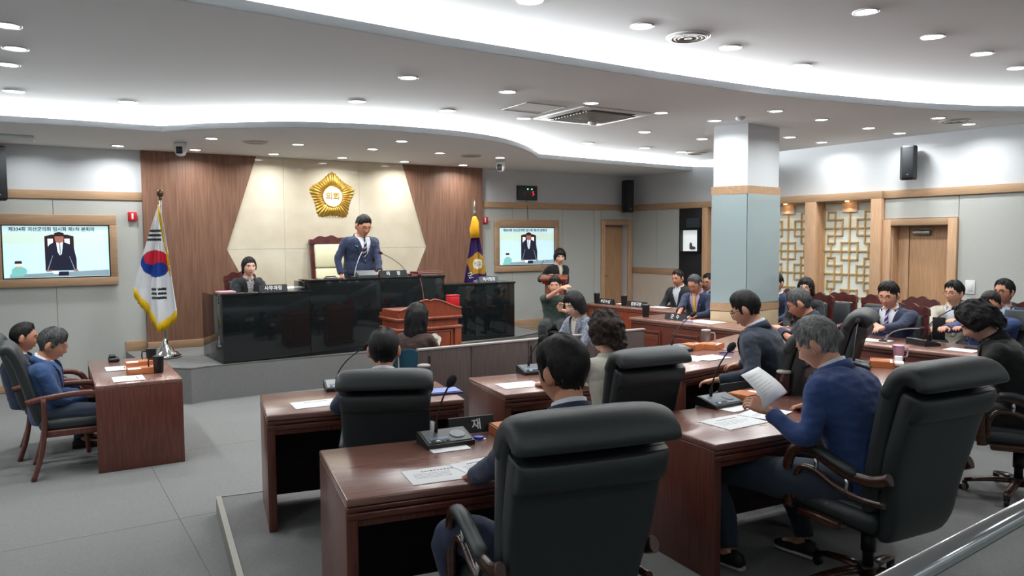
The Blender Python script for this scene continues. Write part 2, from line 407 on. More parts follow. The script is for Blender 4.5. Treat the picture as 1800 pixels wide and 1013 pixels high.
soff = ceil_slab('ceiling_soffit', c1, back_far, 3.16, 3.165, ceil_paint)
def fascia(name, cur, z0, z1, par):
    mb = MB()
    a = cur; b = offs(cur, .02)
    mb.loft([[ (p.x,p.y,z0),(p.x,p.y,z1),(q.x,q.y,z1),(q.x,q.y,z0)] for p,q in zip(a,b)], smooth=False)
    return obj(name, mb, white_paint, par)
fascia('fascia', c1, 3.158, 3.225, soff)
pb = offs(c1, .5)
obj('pocket_back', MB().loft([[(p.x,p.y,3.16),(p.x,p.y,3.33)] for p in pb], closed=False, smooth=False), white_paint, soff)
mid = ceil_slab('ceiling_middle', c2, [R0+RE*8.2+Vector((.3,0,0)), R0+Vector((.5,.1,0)), R0+BE*.1-BN*.1, A-BN*.1-BE*.4, Vector((-9.4,6.5,0))], 3.32, 3.325, ceil_paint)
fascia('fascia', c2, 3.318, 3.385, mid)
pb2 = offs(c2, .5)
obj('pocket_back', MB().loft([[(p.x,p.y,3.32),(p.x,p.y,3.49)] for p in pb2], closed=False, smooth=False), white_paint, mid)
hi = struct('ceiling', MB().prism([(p.x,p.y) for p in room], 3.48, 3.49), ceil_paint)
for nm, cur, z, par in (('cove_light', c1, 3.232, soff), ('cove_light', c2, 3.392, mid)):
    st = offs(cur, .30); mb = MB()
    mb.loft([[(p.x,p.y,z),(p.x,p.y,z+.03)] for p in st], closed=False, smooth=False)
    obj(nm, mb, cove_m, par)
    obj('cove_shelf', MB().loft([[(p.x,p.y,z-.003),(q.x,q.y,z-.003)] for p,q in zip(offs(cur,.29), offs(cur,.5))], closed=False, smooth=False), white_paint, par)
# recessed downlights
dlp = thing('downlight', '', 'light', (0,0,0), 0, 'recessed ceiling downlights')
obj('trim_ring', MB().lathe([(.088,0),(.088,-.006),(.07,-.008),(.068,0)], n=28), plastic_w, dlp)
obj('lens', MB().cyl(0,0,-.005,-.001,.067, n=28), lens_m, dlp)
DL = [(3.16,q) for q in [(49,246),(207,256),(372,243),(343,263),(524,253.5),(481,270.5),(655,262),(602,277),(706,248),(773,269),(711,284),(814,290),(879,277)]]
DL += [(3.32,q) for q in [(14,113),(24,160),(12,44),(226,179),(628,178),(718,136),(787,194),(893,161),(922,208),(1040,181),(1034,252),(1134,232),(1134,260),(1162,198),(1198,267),(1235,244),(1257,212),(1364,195),(1389,241),(1444,210),(1445,250),(1527,225),(1582,234),(1650,207),(1703,218)]]
DL += [(3.48,q) for q in [(932,0),(1129,45),(1284,83),(1409,115),(1522,20),(1640,64),(1727,94),(1790,119)]]
rows = {3.16:'low soffit over the dais', 3.32:'middle ceiling', 3.48:'high ceiling nearest the viewer'}
def place_dl(loc, label, first=[True]):
    if first[0]: o = dlp; o.location = loc; first[0] = False
    else: o = dup(dlp, loc, 0)
    o['label'] = label
    la = bpy.data.lights.new('downlight_lamp', 'AREA'); la.shape = 'DISK'; la.size = .13; la.energy = LAMP_W; la.spread = 2.7; la.color = (.975,1,1)
    lo = bpy.data.objects.new('lamp', la); C.objects.link(lo); lo.parent = o; lo.location = (0,0,-.012)
    return o
ordn = ['leftmost','second from left','third from left','fourth from left','fifth from left','sixth from left','seventh from left','eighth from left','ninth from left','tenth from left','eleventh from left','twelfth from left','thirteenth from left','fourteenth from left','fifteenth from left','sixteenth from left','seventeenth from left','eighteenth from left','nineteenth from left','twentieth from left','fifth from right','fourth from right','third from right','second from right','rightmost','x','x']
for z in (3.16,3.32,3.48):
    L_ = sorted([q for zz,q in DL if zz == z])
    for i, q in enumerate(L_):
        p = G(q[0], q[1], z); place_dl(p, 'round white downlight, %s in the %s' % (ordn[i] if (z == 3.32 or i < len(L_)-1) else 'rightmost', rows[z]))
# unseen lamps that carry on behind the viewer
for i, (x, y) in enumerate([(-2.2,1.2),(.6,.2),(3.4,1.4),(5.9,3.2),(-2.0,-1.8),(1.2,-1.8),(4.2,-.6),(7.0,1.2),(9.3,2.6),(7.6,4.4),(-4.2,2.0),(-5.3,5.2),(-3.6,5.6),(-5.6,4.2)]):
    zc = 3.48 if y < 5 else 3.32
    if (x,y) in ((-5.6,4.2),(-5.3,5.2),(-3.6,5.6)): zc = 3.32
    o = place_dl((x,y,zc), 'round white downlight outside the photograph, %s of those behind the viewpoint' % ordn[i])
vent = mat('vent_metal', (176,174,166), .5, .3)
def round_vent(px, py, z, r, label):
    t = thing('ceiling_diffuser', label, 'vent', G(px,py,z), 0, 'round ceiling air diffusers')
    obj('outer_ring', MB().lathe([(r,0),(r,-.006),(r*.86,-.012),(r*.84,0)], n=36), plastic_w, t)
    for k, q in enumerate((.74,.56,.38)): obj('cone_ring', MB().lathe([(r*q+.018,-.0),(r*q+.024,-.016),(r*q+.004,-.02),(r*q,0)], n=32), vent, t)
    obj('center_disc', MB().cyl(0,0,-.018,0,r*.2), vent, t)
round_vent(1210, 64, 3.48, .17, 'large round air diffuser in the high ceiling')
round_vent(1678, 212, 3.32, .17, 'round air diffuser close to the right wall')
round_vent(1224, 268.5, 3.32, .17, 'round air diffuser beside the pillar top')
round_vent(450, 249, 3.16, .16, 'round air diffuser above the walnut wall, left')
round_vent(828, 273, 3.16, .16, 'round air diffuser above the walnut wall, right')
ac = thing('ceiling_cassette', 'square ceiling air conditioner cassette with slatted grille', 'air conditioner', G(1040,203,3.32), BA)
obj('frame', MB().box(-.48,.48,-.48,.48,-.02,0,.01), plastic_w, ac)
obj('grille_plate', MB().box(-.33,.33,-.33,.33,-.026,-.02), mat('grille_dark', (120,120,116), .6), ac)
for i in range(12): obj('grille_slat', MB().box(-.32,.32,-.32+i*.056,-.3+i*.056,-.036,-.026), vent, ac)
for sx, sy in ((1,0),(-1,0),(0,1),(0,-1)):
    a, b = (.37*sx-.03-.27*abs(sy)), (.37*sy-.03-.27*abs(sx))
    obj('outlet_flap', MB().box(a, a+.06+.54*abs(sy), b, b+.06+.54*abs(sx), -.026,-.02), plastic_k, ac)
h = thing('access_hatch', 'thin square access hatch in the ceiling beside the cassette', 'hatch', G(938,190,3.32), BA)
obj('hatch_door', MB().box(-.24,.24,-.24,.24,-.004,0), ceil_paint, h); obj('hatch_frame', MB().box(-.255,.255,-.255,-.243,-.008,0).box(-.255,.255,.243,.255,-.008,0).box(-.255,-.243,-.255,.255,-.008,0).box(.243,.255,-.255,.255,-.008,0), vent, h)
h = thing('roller_screen_box', 'white box hatch in the low soffit, far left', 'hatch', G(15,238,3.16), BA)
obj('hatch_door', MB().box(-.7,.25,-.12,.25,-.03,-.002,.004), white_paint, h)
h = thing('smoke_detector', 'small round white detector on the ceiling by the pillar', 'detector', G(1302,206,3.32)); obj('base', MB().lathe([(.055,0),(.055,-.02),(.035,-.04),(.001,-.042)]), plastic_w, h)
h = thing('smoke_detector', 'small round white detector hanging under the cassette', 'detector', G(1042,214,3.29)); obj('base', MB().lathe([(.06,0),(.06,-.02),(.035,-.045),(.001,-.046)]), plastic_w, h)
# pillar
pc = [Vector((2.54,9.61,0)), Vector((2.90,9.35,0)), Vector((3.45,9.8,0)), Vector((3.09,10.06,0))]
def grow(ps, d):
    c = sum(ps, Vector())/4; return [(p.x+(p-c).normalized().x*d, p.y+(p-c).normalized().y*d) for p in ps]
pil = struct('wall_pillar', MB().prism(grow(pc,-.01), .12, 3.32), white_paint)
obj('wood_band', MB().prism(grow(pc,.02), 2.46, 2.56), band_wood, pil)
g1 = MB(); 
for i in range(4):
    p, q = [Vector((*t,0)) for t in (grow(pc,.004)[i], grow(pc,.004)[(i+1)%4])]
    c = sum(pc, Vector())/4; d = (q-p).normalized(); n = ((p+q)/2-c); n = (n-d*n.dot(d)).normalized()
    p2 = p+d*.002; q2 = q-d*.002
    obj('glass_panel', MB().prism([(p2.x,p2.y),(q2.x,q2.y),(q2.x+n.x*.012,q2.y+n.y*.012),(p2.x+n.x*.012,p2.y+n.y*.012)], 1.10, 2.46), glassgrey, pil)
    obj('wood_panel', MB().prism([(p2.x,p2.y),(q2.x,q2.y),(q2.x+n.x*.012,q2.y+n.y*.012),(p2.x+n.x*.012,p2.y+n.y*.012)], .12, .99), mat('pale_oak', (206,184,150), .5, var=.08, vscale=7, stretch=(10,10,.6)), pil)
obj('wood_band', MB().prism(grow(pc,.02), 1.0, 1.10), band_wood, pil)
# ---------------------------------------------------------------- wall-mounted things
def wall_thing(name, label, cat, base, ang, s, z, group=None):
    e = Vector((math.cos(ang), math.sin(ang), 0)); return thing(name, label, cat, base+e*s+Vector((0,0,z)), ang, group)
def screen_pic(t, wd, ht, caption):
    bg = mat('screen_light', (186,216,224), .4, emit=.80); m2 = mat('screen_light_green', (190,214,200), .4, emit=.76); suit = mat('screen_suit', (24,26,44), .4, emit=.8)
    skin = mat('screen_skin', (150,96,80), .4, emit=.7); wht = mat('screen_white', (225,235,245), .4, emit=1); dk = mat('screen_dark', (40,24,28), .4, emit=.7); tl = mat('screen_teal', (110,170,165), .4, emit=.9); gy = mat('screen_grey', (120,140,150), .4, emit=.8)
    def fl(name, pts, m, lay):
        return obj(name, MB().prism([(x*wd-wd/2, y*ht-ht/2) for x,y in pts], .0+lay*.0006, .001+lay*.0006, M=XZ), m, t)
    fl('picture_background', [(0,0),(1,0),(1,1),(0,1)], bg, 20)
    fl('picture_wall', [(0,.66),(1,.66),(1,.87),(0,.87)], m2, 21)
    fl('picture_chair', [(.38,.12),(.66,.12),(.66,.8),(.6,.83),(.52,.84),(.44,.83),(.38,.8)], dk, 22)
    for a, b in ((.41,.46),(.57,.62)): fl('picture_chair_cloth', [(a,.6),(b,.6),(b,.75),(a,.75)], wht, 23)
    fl('picture_suit', [(.385,.12),(.38,.4),(.42,.63),(.48,.70),(.55,.70),(.62,.64),(.66,.55),(.68,.35),(.68,.12)], suit, 24)
    fl('picture_shirt', [(.49,.70),(.555,.70),(.54,.45),(.52,.42),(.50,.5)], wht, 25)
    fl('picture_tie', [(.515,.66),(.53,.66),(.535,.45),(.52,.43)], gy, 26)
    fl('picture_face', [(.48,.72),(.49,.68),(.52,.66),(.55,.68),(.56,.72),(.565,.80),(.475,.80)], skin, 26)
    fl('picture_hair', [(.47,.78),(.475,.86),(.52,.89),(.565,.86),(.57,.78),(.55,.81),(.49,.81)], dk, 27)
    fl('picture_desk', [(.05,0),(1,0),(1,.12),(.3,.07),(.05,.06)], gy, 27)
    fl('picture_microphone', [(.39,.1),(.45,.42),(.455,.42),(.4,.1)], gy, 28); fl('picture_microphone', [(.66,.1),(.61,.4),(.615,.4),(.67,.1)], gy, 28)
    fl('picture_nameplate', [(.5,.02),(.6,.02),(.6,.1),(.5,.1)], suit, 28); fl('picture_hand', [(.39,.1),(.44,.11),(.44,.14),(.39,.13)], skin, 28); fl('picture_hand', [(.65,.1),(.7,.1),(.68,.15),(.65,.14)], skin, 28)
    fl('picture_papers', [(.45,.06),(.5,.05),(.51,.10),(.46,.11)], wht, 28)
    fl('picture_interpreter', [(.06,.02),(.07,.16),(.11,.22),(.15,.22),(.2,.17),(.21,.1),(.17,.02)], tl, 28)
    fl('picture_interpreter_face', [(.11,.21),(.10,.29),(.155,.29),(.15,.21)], mat('screen_pale', (225,190,170), .4, emit=.9), 29)
    fl('picture_interpreter_hair', [(.095,.27),(.1,.32),(.16,.32),(.165,.27)], suit, 30)
    text('picture_caption', caption, .058*wd/1.2, mat('caption_ink', (20,24,34), .6), t, (-.04*wd, -.0225, ht*.435), (PI/2,0,0), .0005, .0012)
def tv(s0, label, cable):
    t = wall_thing('wall_television', label, 'television', B0, BA, s0+.69, 1.81)
    M_ = 0
    fr = MB()
    for (a,b,c,d) in ((-.69,.69,.33,.465),(-.69,.69,-.465,-.36),(-.69,-.605,-.36,.33),(.605,.69,-.36,.33)): fr.box(a,b,-.075,-.021,c,d,.004)
    obj('wood_surround', fr, band_wood, t)
    obj('screen_bezel', MB().box(-.605,.605,-.045,-.021,-.36,.33), plastic_k, t)
    p = obj('screen', MB().box(-.59,.59,-.0465,-.045,-.345,.318), mat('screen_glass', (180,215,222), .2, emit=.8), t)
    e = bpy.data.objects.new('picture', None); C.objects.link(e); e.parent = t; e.location = (0,-.036,-.012)
    screen_pic(e, 1.17, .655, '제334회 괴산군의회 임시회 제1차 본회의')
    # picture pieces sit on the glass
    return t
tv(-.96, 'large wall television in oak surround at the far left, showing man in suit', 0)
tv(6.37, 'wall television in oak surround right of the purple flag', 1)
# emblem
def rosette(R, label=None, petals=5, dz=.05, ridges=40):
    mb = MB(); na = 240; nr = 14; rings = []
    for i in range(nr+1):
        u = i/nr; ring = []
        for j in range(na):
            a = 2*PI*j/na; k = (a/(2*PI)*petals) % 1; d = abs(k-.5)*2       # d=1 at the petal tip
            ro = R*(.80+.20*(d**3*(4-3*d)) + .018*math.cos(a*ridges)); ri = R*.42
            r = ri+(ro-ri)*u
            rid = .5+.5*math.cos(a*ridges/1.0)
            big = math.exp(-((1-d)/.12)**2)
            z = dz*(.25+.75*math.sin(PI*min(1,.12+u*.95)))*(.55+.45*max(rid, big))*(1 if u < 1 else 0)
            ring.append((r*math.sin(a), -z, r*math.cos(a)))
        rings.append(ring)
    mb.loft(rings, caps=False)
    return mb
t = wall_thing('assembly_emblem', 'large gold rosette emblem lettered on white disc on marble wall', 'emblem', B0+BN*.056, BA, 3.42, 2.60)
obj('gold_rosette', rosette(.375), gold, t)
obj('white_disc', MB().cyl(0,0,0,.03,.158,n=48, M=XZ), mat('emblem_white', (238,238,232), .4), t)
obj('disc_rim', MB().tube([(math.cos(a)*.158, -.03, math.sin(a)*.158) for a in [2*PI*i/40 for i in range(40)]], .007, 6, closed=True), gold, t)
text('lettering', '의회', .125, goldtxt, t, (0,-.034,.0), (PI/2,0,0), .004, .002)
# clock
t = wall_thing('digital_clock', 'black digital wall clock with red digits above right television', 'clock', B0, BA, 7.07, 2.76)
obj('case', MB().box(-.21,.21,-.05,0,-.13,.13,.006), mat('clock_case', (44,56,58), .35), t)
redl = mat('red_digit', (255,40,60), .4, emit=1.6); grl = mat('green_led', (120,255,190), .4, emit=3); dimr = mat('dim_digit', (110,28,44), .4, emit=.4)
text('digit', '5', .11, redl, t, (.12,-.052,-.01), (PI/2,0,0)); text('digit', '0', .10, dimr, t, (-.075,-.052,-.01), (PI/2,0,0)); text('digit', '1', .10, dimr, t, (.05,-.052,-.01), (PI/2,0,0))
for x in (0.0,.09): obj('indicator_led', MB().cyl(x,.07,.05,.053,.012,M=XZ), grl, t)
tag(obj('clock_cable', MB().tube([B0+BE*7.07+BN*.012+Vector((0,0,2.63)), B0+BE*7.07+BN*.04+Vector((0,0,2.5)), B0+BE*7.075+BN*.045+Vector((0,0,2.28))], .005, 6), plastic_k), 'thin dark cable running down from the clock to television', 'cable')
# red alarm lamps
for s, lab in ((.62,'small red emergency call box beside the left walnut panel'),(6.17,'small red emergency call box behind the purple flag')):
    t = wall_thing('alarm_box', lab, 'alarm box', B0+BN*.02, BA, s, 2.26)
    obj('case', MB().box(-.055,.055,-.04,0,-.06,.06,.006), redp, t); obj('white_strip', MB().box(-.012,.012,-.043,-.04,-.035,.045,.001), plastic_w, t)
def speaker(loc, rz, label, tilt=0, h=.6, bracket=True):
    t = thing('wall_speaker', label, 'speaker', loc, rz)
    t.rotation_euler = (tilt,0,rz)
    rings = []
    for z in (-h/2,-h/2+.02,0,h/2-.02,h/2):
        q = 1 if abs(z) < h/2-.01 else .9
        rings.append([(x*q,y*q,z) for x,y in ((-.095,.07),(-.105,-.03),(-.07,-.11),(.07,-.11),(.105,-.03),(.095,.07))])
    obj('cabinet', MB().loft(rings, smooth=False), plastic_k, t)
    obj('grille', MB().box(-.066,.066,-.116,-.108,-h/2+.03,h/2-.03,.003), mat('speaker_grille', (34,38,42), .7, bump=.6, bscale=900), t)
    obj('badge', MB().box(-.012,.012,-.119,-.116,-h/2+.06,-h/2+.075), steel, t)
    if bracket:
        obj('bracket', MB().box(-.03,.03,.07,.17,-.11,.11,.004).box(-.04,.04,.16,.175,-.13,.13,.004), plastic_k, t)
speaker(B0+BE*9.30+BN*.22+Vector((0,0,2.745)), BA-.2, 'slim black column speaker on the back wall above the door', h=.62)
speaker(R0+RE*5.60+RN*.2+Vector((0,0,2.93)), RA+.35, 'slim black column speaker high on the white right wall', h=.46)
speaker(B0+BE*(-.95)+BN*.26+Vector((0,0,2.76)), BA+.55, 'large black speaker on the wall at the far left edge', h=.66)
sp_ = [o for o in C.objects if o.name.startswith('wall_speaker')][-1]; sp_.scale = (1.5,1.5,1)
# switch
t = wall_thing('light_switch', 'white light switch plate on the grey right wall', 'switch', R0+RN*.02, RA, 6.36, 1.25)
obj('plate', MB().box(-.06,.06,-.012,0,-.09,.09,.003), plastic_w, t); obj('rocker', MB().box(-.03,.03,-.018,-.012,-.05,.05,.003), plastic_w, t)
# lit display niche on the black panel
t = wall_thing('wall_display_box', 'small white illuminated display box on the black wall panel', 'display box', R0+RN*.081, RA, 1.62, 1.88)
for q in ((-.22,.22,.19,.205),(-.22,.22,-.205,-.19),(-.22,-.2,-.19,.19),(.2,.22,-.19,.19)): obj('frame', MB().box(q[0],q[1],-.09,0,q[2],q[3]), plastic_k, t)
obj('back_panel', MB().box(-.2,.2,-.012,0,-.19,.19), mat('display_light', (225,232,232), .5, emit=.55), t)
obj('figurine', MB().ell((.06,-.05,-.13),(.075,.02,.03)).ell((.02,-.05,-.08),(.03,.02,.05)), plastic_g, t)
t = wall_thing('wall_monitor', 'dark glass monitor above the white display box', 'monitor', R0+RN*.081, RA, 1.66, 2.2)
obj('casing', MB().box(-.17,.17,-.02,0,-.1,.1,.004), plastic_k, t); obj('glass', MB().box(-.15,.15,-.023,-.02,-.085,.085), mat('dark_glass', (48,58,64), .1), t)
# two round cameras (ceiling PTZ)
def ptz(loc, rz, label):
    t = thing('dome_camera', label, 'camera', loc, rz, 'ceiling cameras')
    obj('mount_plate', MB().lathe([(.075,0),(.075,-.012),(.06,-.02)]), plastic_w, t)
    obj('body', MB().lathe([(.075,-.02),(.08,-.05),(.074,-.11),(.055,-.165),(.03,-.18),(.002,-.182)], n=28), plastic_w, t)
    obj('lens_window', MB().box(-.035,.035,-.088,-.04,-.155,-.07,.006), plastic_k, t); obj('lens', MB().cyl(0,-.115,.085,.1,.025,M=XZ), mat('dark_glass', (48,58,64), .1), t)
    return t
ptz(G(317,249,3.16), .2, 'white ceiling camera at the left above the walnut panel'); ptz(G(880,282,3.16), -.2, 'white ceiling camera above the purple flag')
# ---------------------------------------------------------------- council bench (dais)
Q0 = Vector((-3.51,9.12,.425)); QA = math.atan2(2.5,3.55); QE = Vector((math.cos(QA),math.sin(QA),0)); QN = Vector((-QE.y,QE.x,0))
t = thing('council_bench', 'long black polished granite bench with raised centre on the dais', 'bench', Q0, QA)
def slab(nm, x0,x1,y0,y1,z0,z1,m=granite,b=.003): return obj(nm, MB().box(x0,x1,y0,y1,z0,z1,b), m, t)
wl = 4.34; cuts = [0,1.06,2.12,3.2,wl]
for a, b, h in ((0,1.1,.82),(1.1,2.1,.955),(2.1,3.1,.955),(3.1,3.62,.82),(3.62,wl,.82)): slab('front_slab', a+.002, b-.002, 0, .03, 0, h)
slab('side_slab', 0, .03, .03, .98, 0, .82); slab('side_slab', wl-.03, wl, .03, .75, 0, .82); slab('side_slab', 1.1, 1.13, .03, .6, .82, .955); slab('side_slab', 3.07, 3.1, .03, .6, .82, .955)
slab('top_slab', -.01, 1.12, -.015, .36, .82, .85); slab('top_slab', 1.09, 3.11, -.015, .4, .955, .985); slab('top_slab', 3.08, wl+.01, -.015, .36, .82, .85)
slab('inner_worktop', .03, wl-.03, .1, .75, .70, .73, mahogtop)
side = t
t2 = thing('side_counter', 'low dark side counter with pale top beside the chairman chair', 'counter', Q0+QE*1.15+QN*.62, QA)
obj('body', MB().box(-.36,.1,0,.5,0,.82,.004), granite, t2); obj('pale_top', MB().box(-.3,.08,.02,.45,.82,.85,.002), plastic_w, t2)
def paper_at(name, label, loc, rz, w_=.21, h_=.297, m=paper, lines=4, title=True, group=None, th=.002, cat='paper'):
    t = thing(name, label, cat, loc, rz, group)
    obj('sheet', MB().box(-w_/2,w_/2,-h_/2,h_/2,0,th), m, t)
    mb = MB()
    rnd = random.Random(int(loc[0]*1000+loc[1]*77))
    if title:
        x = -w_*.22
        while x < w_*.25: d = rnd.uniform(.006,.014); mb.box(x,x+d,h_*.26,h_*.26+.009,th,th+.0004); x += d+.005
    for i in range(lines):
        y = h_*(.12-.09*i); x = -w_*.38; e = w_*rnd.uniform(.1,.38)
        while x < e: d = rnd.uniform(.004,.012); mb.box(x,x+d,y,y+.003,th,th+.0003); x += d+.003
    if lines or title: obj('printing', mb, ink, t)
    return t
def nameplate(label, loc, rz, body, w_=.26, face=-1, m=plastic_k, group=None):
    t = thing('nameplate', label, 'nameplate', loc, rz, group)
    obj('wedge', MB().prism([(-.035,0),(.035,0),(.006,.085),(-.006,.085)], -w_/2, w_/2, M=Matrix(((0,0,1,0),(1,0,0,0),(0,1,0,0),(0,0,0,1)))), m, t)
    text('lettering', body, .062, txtw, t, (0,-.0225,.042), (math.radians(71),0,0), .0006, .0012)
    return t
def mic_unit(label, loc, rz, neck=.36, bend=.5, side=0, color=plastic_g):
    t = thing('microphone_unit', label, 'microphone', loc, rz); t.scale = (1.12,1.12,1)
    prof = [(-.08,0),(.075,0),(.075,.055),(.06,.06),(-.08,.022)]
    obj('base', MB().prism(prof, -.115, .115, M=Matrix(((0,0,1,0),(1,0,0,0),(0,1,0,0),(0,0,0,1)))), plastic_k, t)
    tl = math.atan2(.038,.14); M_ = Matrix.Translation((0,-.01,.0415)) @ Matrix.Rotation(tl,4,'X')
    obj('control_panel', MB().box(-.105,.105,-.06,.062,0,.003,M=M_), color, t)
    obj('speaker_grille', MB().cyl(.055,.0,.003,.007,.036,n=24,M=M_).cyl(.055,.0,.007,.0075,.03,n=24,M=M_), mat('mic_ring', (120,124,126), .4, .3), t)
    obj('display', MB().box(-.09,-.0,-.035,-.01,.003,.0045,M=M_), mat('mic_display', (96,116,138), .3), t)
    for i in range(4): obj('button', MB().box(-.09+i*.024,-.073+i*.024,-.052,-.042,.003,.006,M=M_), plastic_w if i == 1 else plastic_k, t)
    pts = []; n = 12
    for i in range(n+1):
        u = i/n; pts.append((-.035+side*u*u*neck*.5, .03-bend*u*u*neck*.6, .05+neck*(u-.12*bend*u*u)))
    obj('gooseneck', MB().tube(pts, [.009]*3+[.0045]*(n-2), 8), plastic_k, t)
    e = Vector(pts[-1]); d = (e-Vector(pts[-2])).normalized()
    obj('capsule', MB().tube([e-d*.01,e,e+d*.02,e+d*.045,e+d*.06], [.008,.016,.022,.02,.008], 12), mat('foam', (30,30,32), .95), t)
    return t
def tumbler(label, loc, r=.038, h=.15, m=None, handle=True, rz=0, lid=plastic_g, cat='cup'):
    t = thing('tumbler', label, cat, loc, rz)
    m = m or mat('smoked_plastic', (60,32,28), .15, spec=.7)
    obj('cup_body', MB().lathe([(r*.82,0),(r*.86,.004),(r,h*.9),(r,h*.92),(r*.9,h*.92)], n=28), m, t)
    obj('lid', MB().lathe([(r*1.04,h*.9),(r*1.04,h*.97),(r*.9,h),(.002,h)], n=28), lid, t)
    if handle: obj('handle', MB().tube([(r*.95,0,h*.8),(r*1.9,0,h*.78),(r*2.0,0,h*.5),(r*1.85,0,h*.25),(r*.9,0,h*.18)], .0065, 8), lid, t)
    return t
def tray(label, loc, rz, m=orange):
    t = thing('document_box', label, 'box', loc, rz)
    mb = MB().box(-.13,.13,-.09,.09,0,.006)
    for q in ((-.13,.13,-.09,-.084),(-.13,.13,.084,.09),(-.13,-.124,-.09,.09),(.124,.13,-.09,.09)): mb.box(*q,.006,.045)
    obj('tray', mb, m, t); obj('paper_stack', MB().box(-.12,.12,-.078,.078,.006,.038), paper, t); obj('cover_board', MB().box(-.12,.02,-.06,.088,.046,.05), m, t)
    return t
def gooseneck_long(label, base, tip, cat='microphone'):
    t = thing('gooseneck_microphone', label, cat, base); b = Vector(base); e = Vector(tip)-b
    pts = [Vector((0,0,0)), e*.25+Vector((0,0,.06)), e*.6+Vector((0,0,.05)), e]
    pts = smooth_curve(pts, 4)
    obj('foot', MB().lathe([(.04,0),(.04,.012),(.012,.02)]), plastic_k, t); obj('stem', MB().tube(pts, .006, 8), steel, t)
    d = (pts[-1]-pts[-2]).normalized(); obj('capsule', MB().tube([e,e+d*.02,e+d*.05,e+d*.06],[.012,.02,.02,.01],12), mat('dark_red_foam', (70,24,34), .9), t)
    return t
def onb(s, d, z): return Q0+QE*s+QN*d+Vector((0,0,z))
nameplate('black nameplate lettered on the bench in front of the seated woman', onb(.66,.12,.851), QA, '사무과장', .36)
nameplate('black nameplate lettered 의 장 on the raised bench centre', onb(2.35,.14,.986), QA, '의      장', .42)
nameplate('grey nameplate at the right wing of the granite bench', onb(3.95,.14,.851), QA, '의사팀장', .34, m=plastic_g)
t = thing('desk_microphone', 'grey microphone console in front of the standing chairman', 'microphone', onb(1.98,.2,.986), QA)
obj('console', MB().prism([(-.08,0),(.09,0),(.09,.09),(.05,.09),(-.08,.03)],-.14,.14,M=Matrix(((0,0,1,0),(1,0,0,0),(0,1,0,0),(0,0,0,1)))), plastic_g, t)
gooseneck_long('thin microphone rising left in front of the chairman', onb(1.80,.2,.986), D(637,442,10.55))
gooseneck_long('long microphone leaning from the right towards the chairman', onb(2.62,.2,.986), D(672,446,10.6))
t = thing('ashen_bottle_tray', 'small silver objects on the bench at the chairman left hand', 'desk set', onb(1.45,.16,.986), QA)
obj('tray', MB().box(-.08,.08,-.05,.05,0,.02,.004), steel, t); obj('pen', MB().tube([(-.07,0,.026),(.07,.01,.026)],.006), plastic_k, t)
for i,(s,z) in enumerate(((2.86,0),(2.95,.028))):
    t = thing('dark_red_book', 'dark red bound folder, %s of the pair on the bench top' % ('lower' if i == 0 else 'upper'), 'book', onb(s,.2,.986+z), QA+.05*i)
    obj('cover', MB().box(-.24,.2,-.11,.11,0,.006,.001).box(-.24,.2,-.11,.11,.022,.027,.001).box(-.24,-.234,-.11,.11,.004,.024), mat('maroon_cover', (96,28,40), .4), t); obj('pages', MB().box(-.234,.192,-.104,.104,.006,.022), mat('page_edge', (200,170,150), .8), t)
t = thing('pink_paper_stack', 'stack of pink papers at the left end of the granite bench', 'papers', onb(.09,.28,.85), QA); obj('stack', MB().box(-.07,.13,-.1,.1,0,.02,.001), mat('pink_paper', (225,170,180), .8), t)
# pedestal lectern (speech podium)
P0 = D(700,612,8.6); P0.z = 0; PA = math.radians(34)
t = thing('speech_podium', 'red-brown wooden speech podium with arched crest and white flower emblem', 'podium', P0, PA)
W_ = .84; Dp = .5
obj('body', MB().box(.03,W_-.03,.03,Dp,.1,1.1,.004), redwood, t); obj('plinth', MB().box(-.01,W_+.01,-.01,Dp+.02,0,.1,.01), redwood, t)
for z in (.98,.86): obj('moulding', MB().box(-.012,W_+.012,-.012,Dp+.01,z,z+.035,.012), redwood, t)
obj('corner_post', MB().box(0,.09,0,.05,.1,.86,.008), redwood, t); obj('corner_post', MB().box(W_-.09,W_,0,.05,.1,.86,.008), redwood, t)
obj('front_panel', MB().box(.15,W_-.15,.012,.03,.2,.82,.006), mat('red_panel', (112,46,28), .3, rgb2=(138,64,40), vscale=6, stretch=(8,8,.8), coat=.4), t)
obj('panel_bead', MB().box(.12,W_-.12,.006,.03,.825,.85,.008).box(.12,.14,.006,.03,.18,.825,.006).box(W_-.14,W_-.12,.006,.03,.18,.825,.006), redwood, t)
cr = [(0,1.015)]+[(W_*u, 1.10+.115*math.sin(PI*min(1,max(0,(u-.04)/.92)))**1.3-(.02*math.exp(-((u-.5)/.03)**2))) for u in [i/30 for i in range(31)]]+[(W_,1.015)]
obj('arched_crest', MB().prism(cr, -.05, 0.0, M=XZ), redwood, t)
obj('crest_bead', MB().tube([(x,-.0,z+.004) for x,z in cr[1:-1]], .011, 8), redwood, t)
for x in (0,W_-.03): obj('side_crest', MB().prism([(0.05,1.0),(Dp,1.0),(Dp,1.06),(.05,1.11)],x,x+.03,M=Matrix(((0,0,1,0),(1,0,0,0),(0,1,0,0),(0,0,0,1)))), redwood, t)
em = []
for i in range(60):
    a = 2*PI*i/60; em.append((W_*.56+.088*(.86+.14*abs(math.cos(2.5*a)))*math.sin(a), .73+.084*(.86+.14*abs(math.cos(2.5*a)))*math.cos(a)))
e = obj('flower_emblem', MB().prism(em, -.008, .008, M=XZ), mat('emblem_ivory', (226,226,210), .5, var=.1, vscale=60), t)
text('emblem_lettering', '의회', .05, gold, t, (W_*.56,-.0095,.73), (PI/2,0,0))
t = thing('red_case', 'red plastic case standing behind the speech podium', 'case', D(796,524,9.3)+Vector((0,0,-.12)), PA)
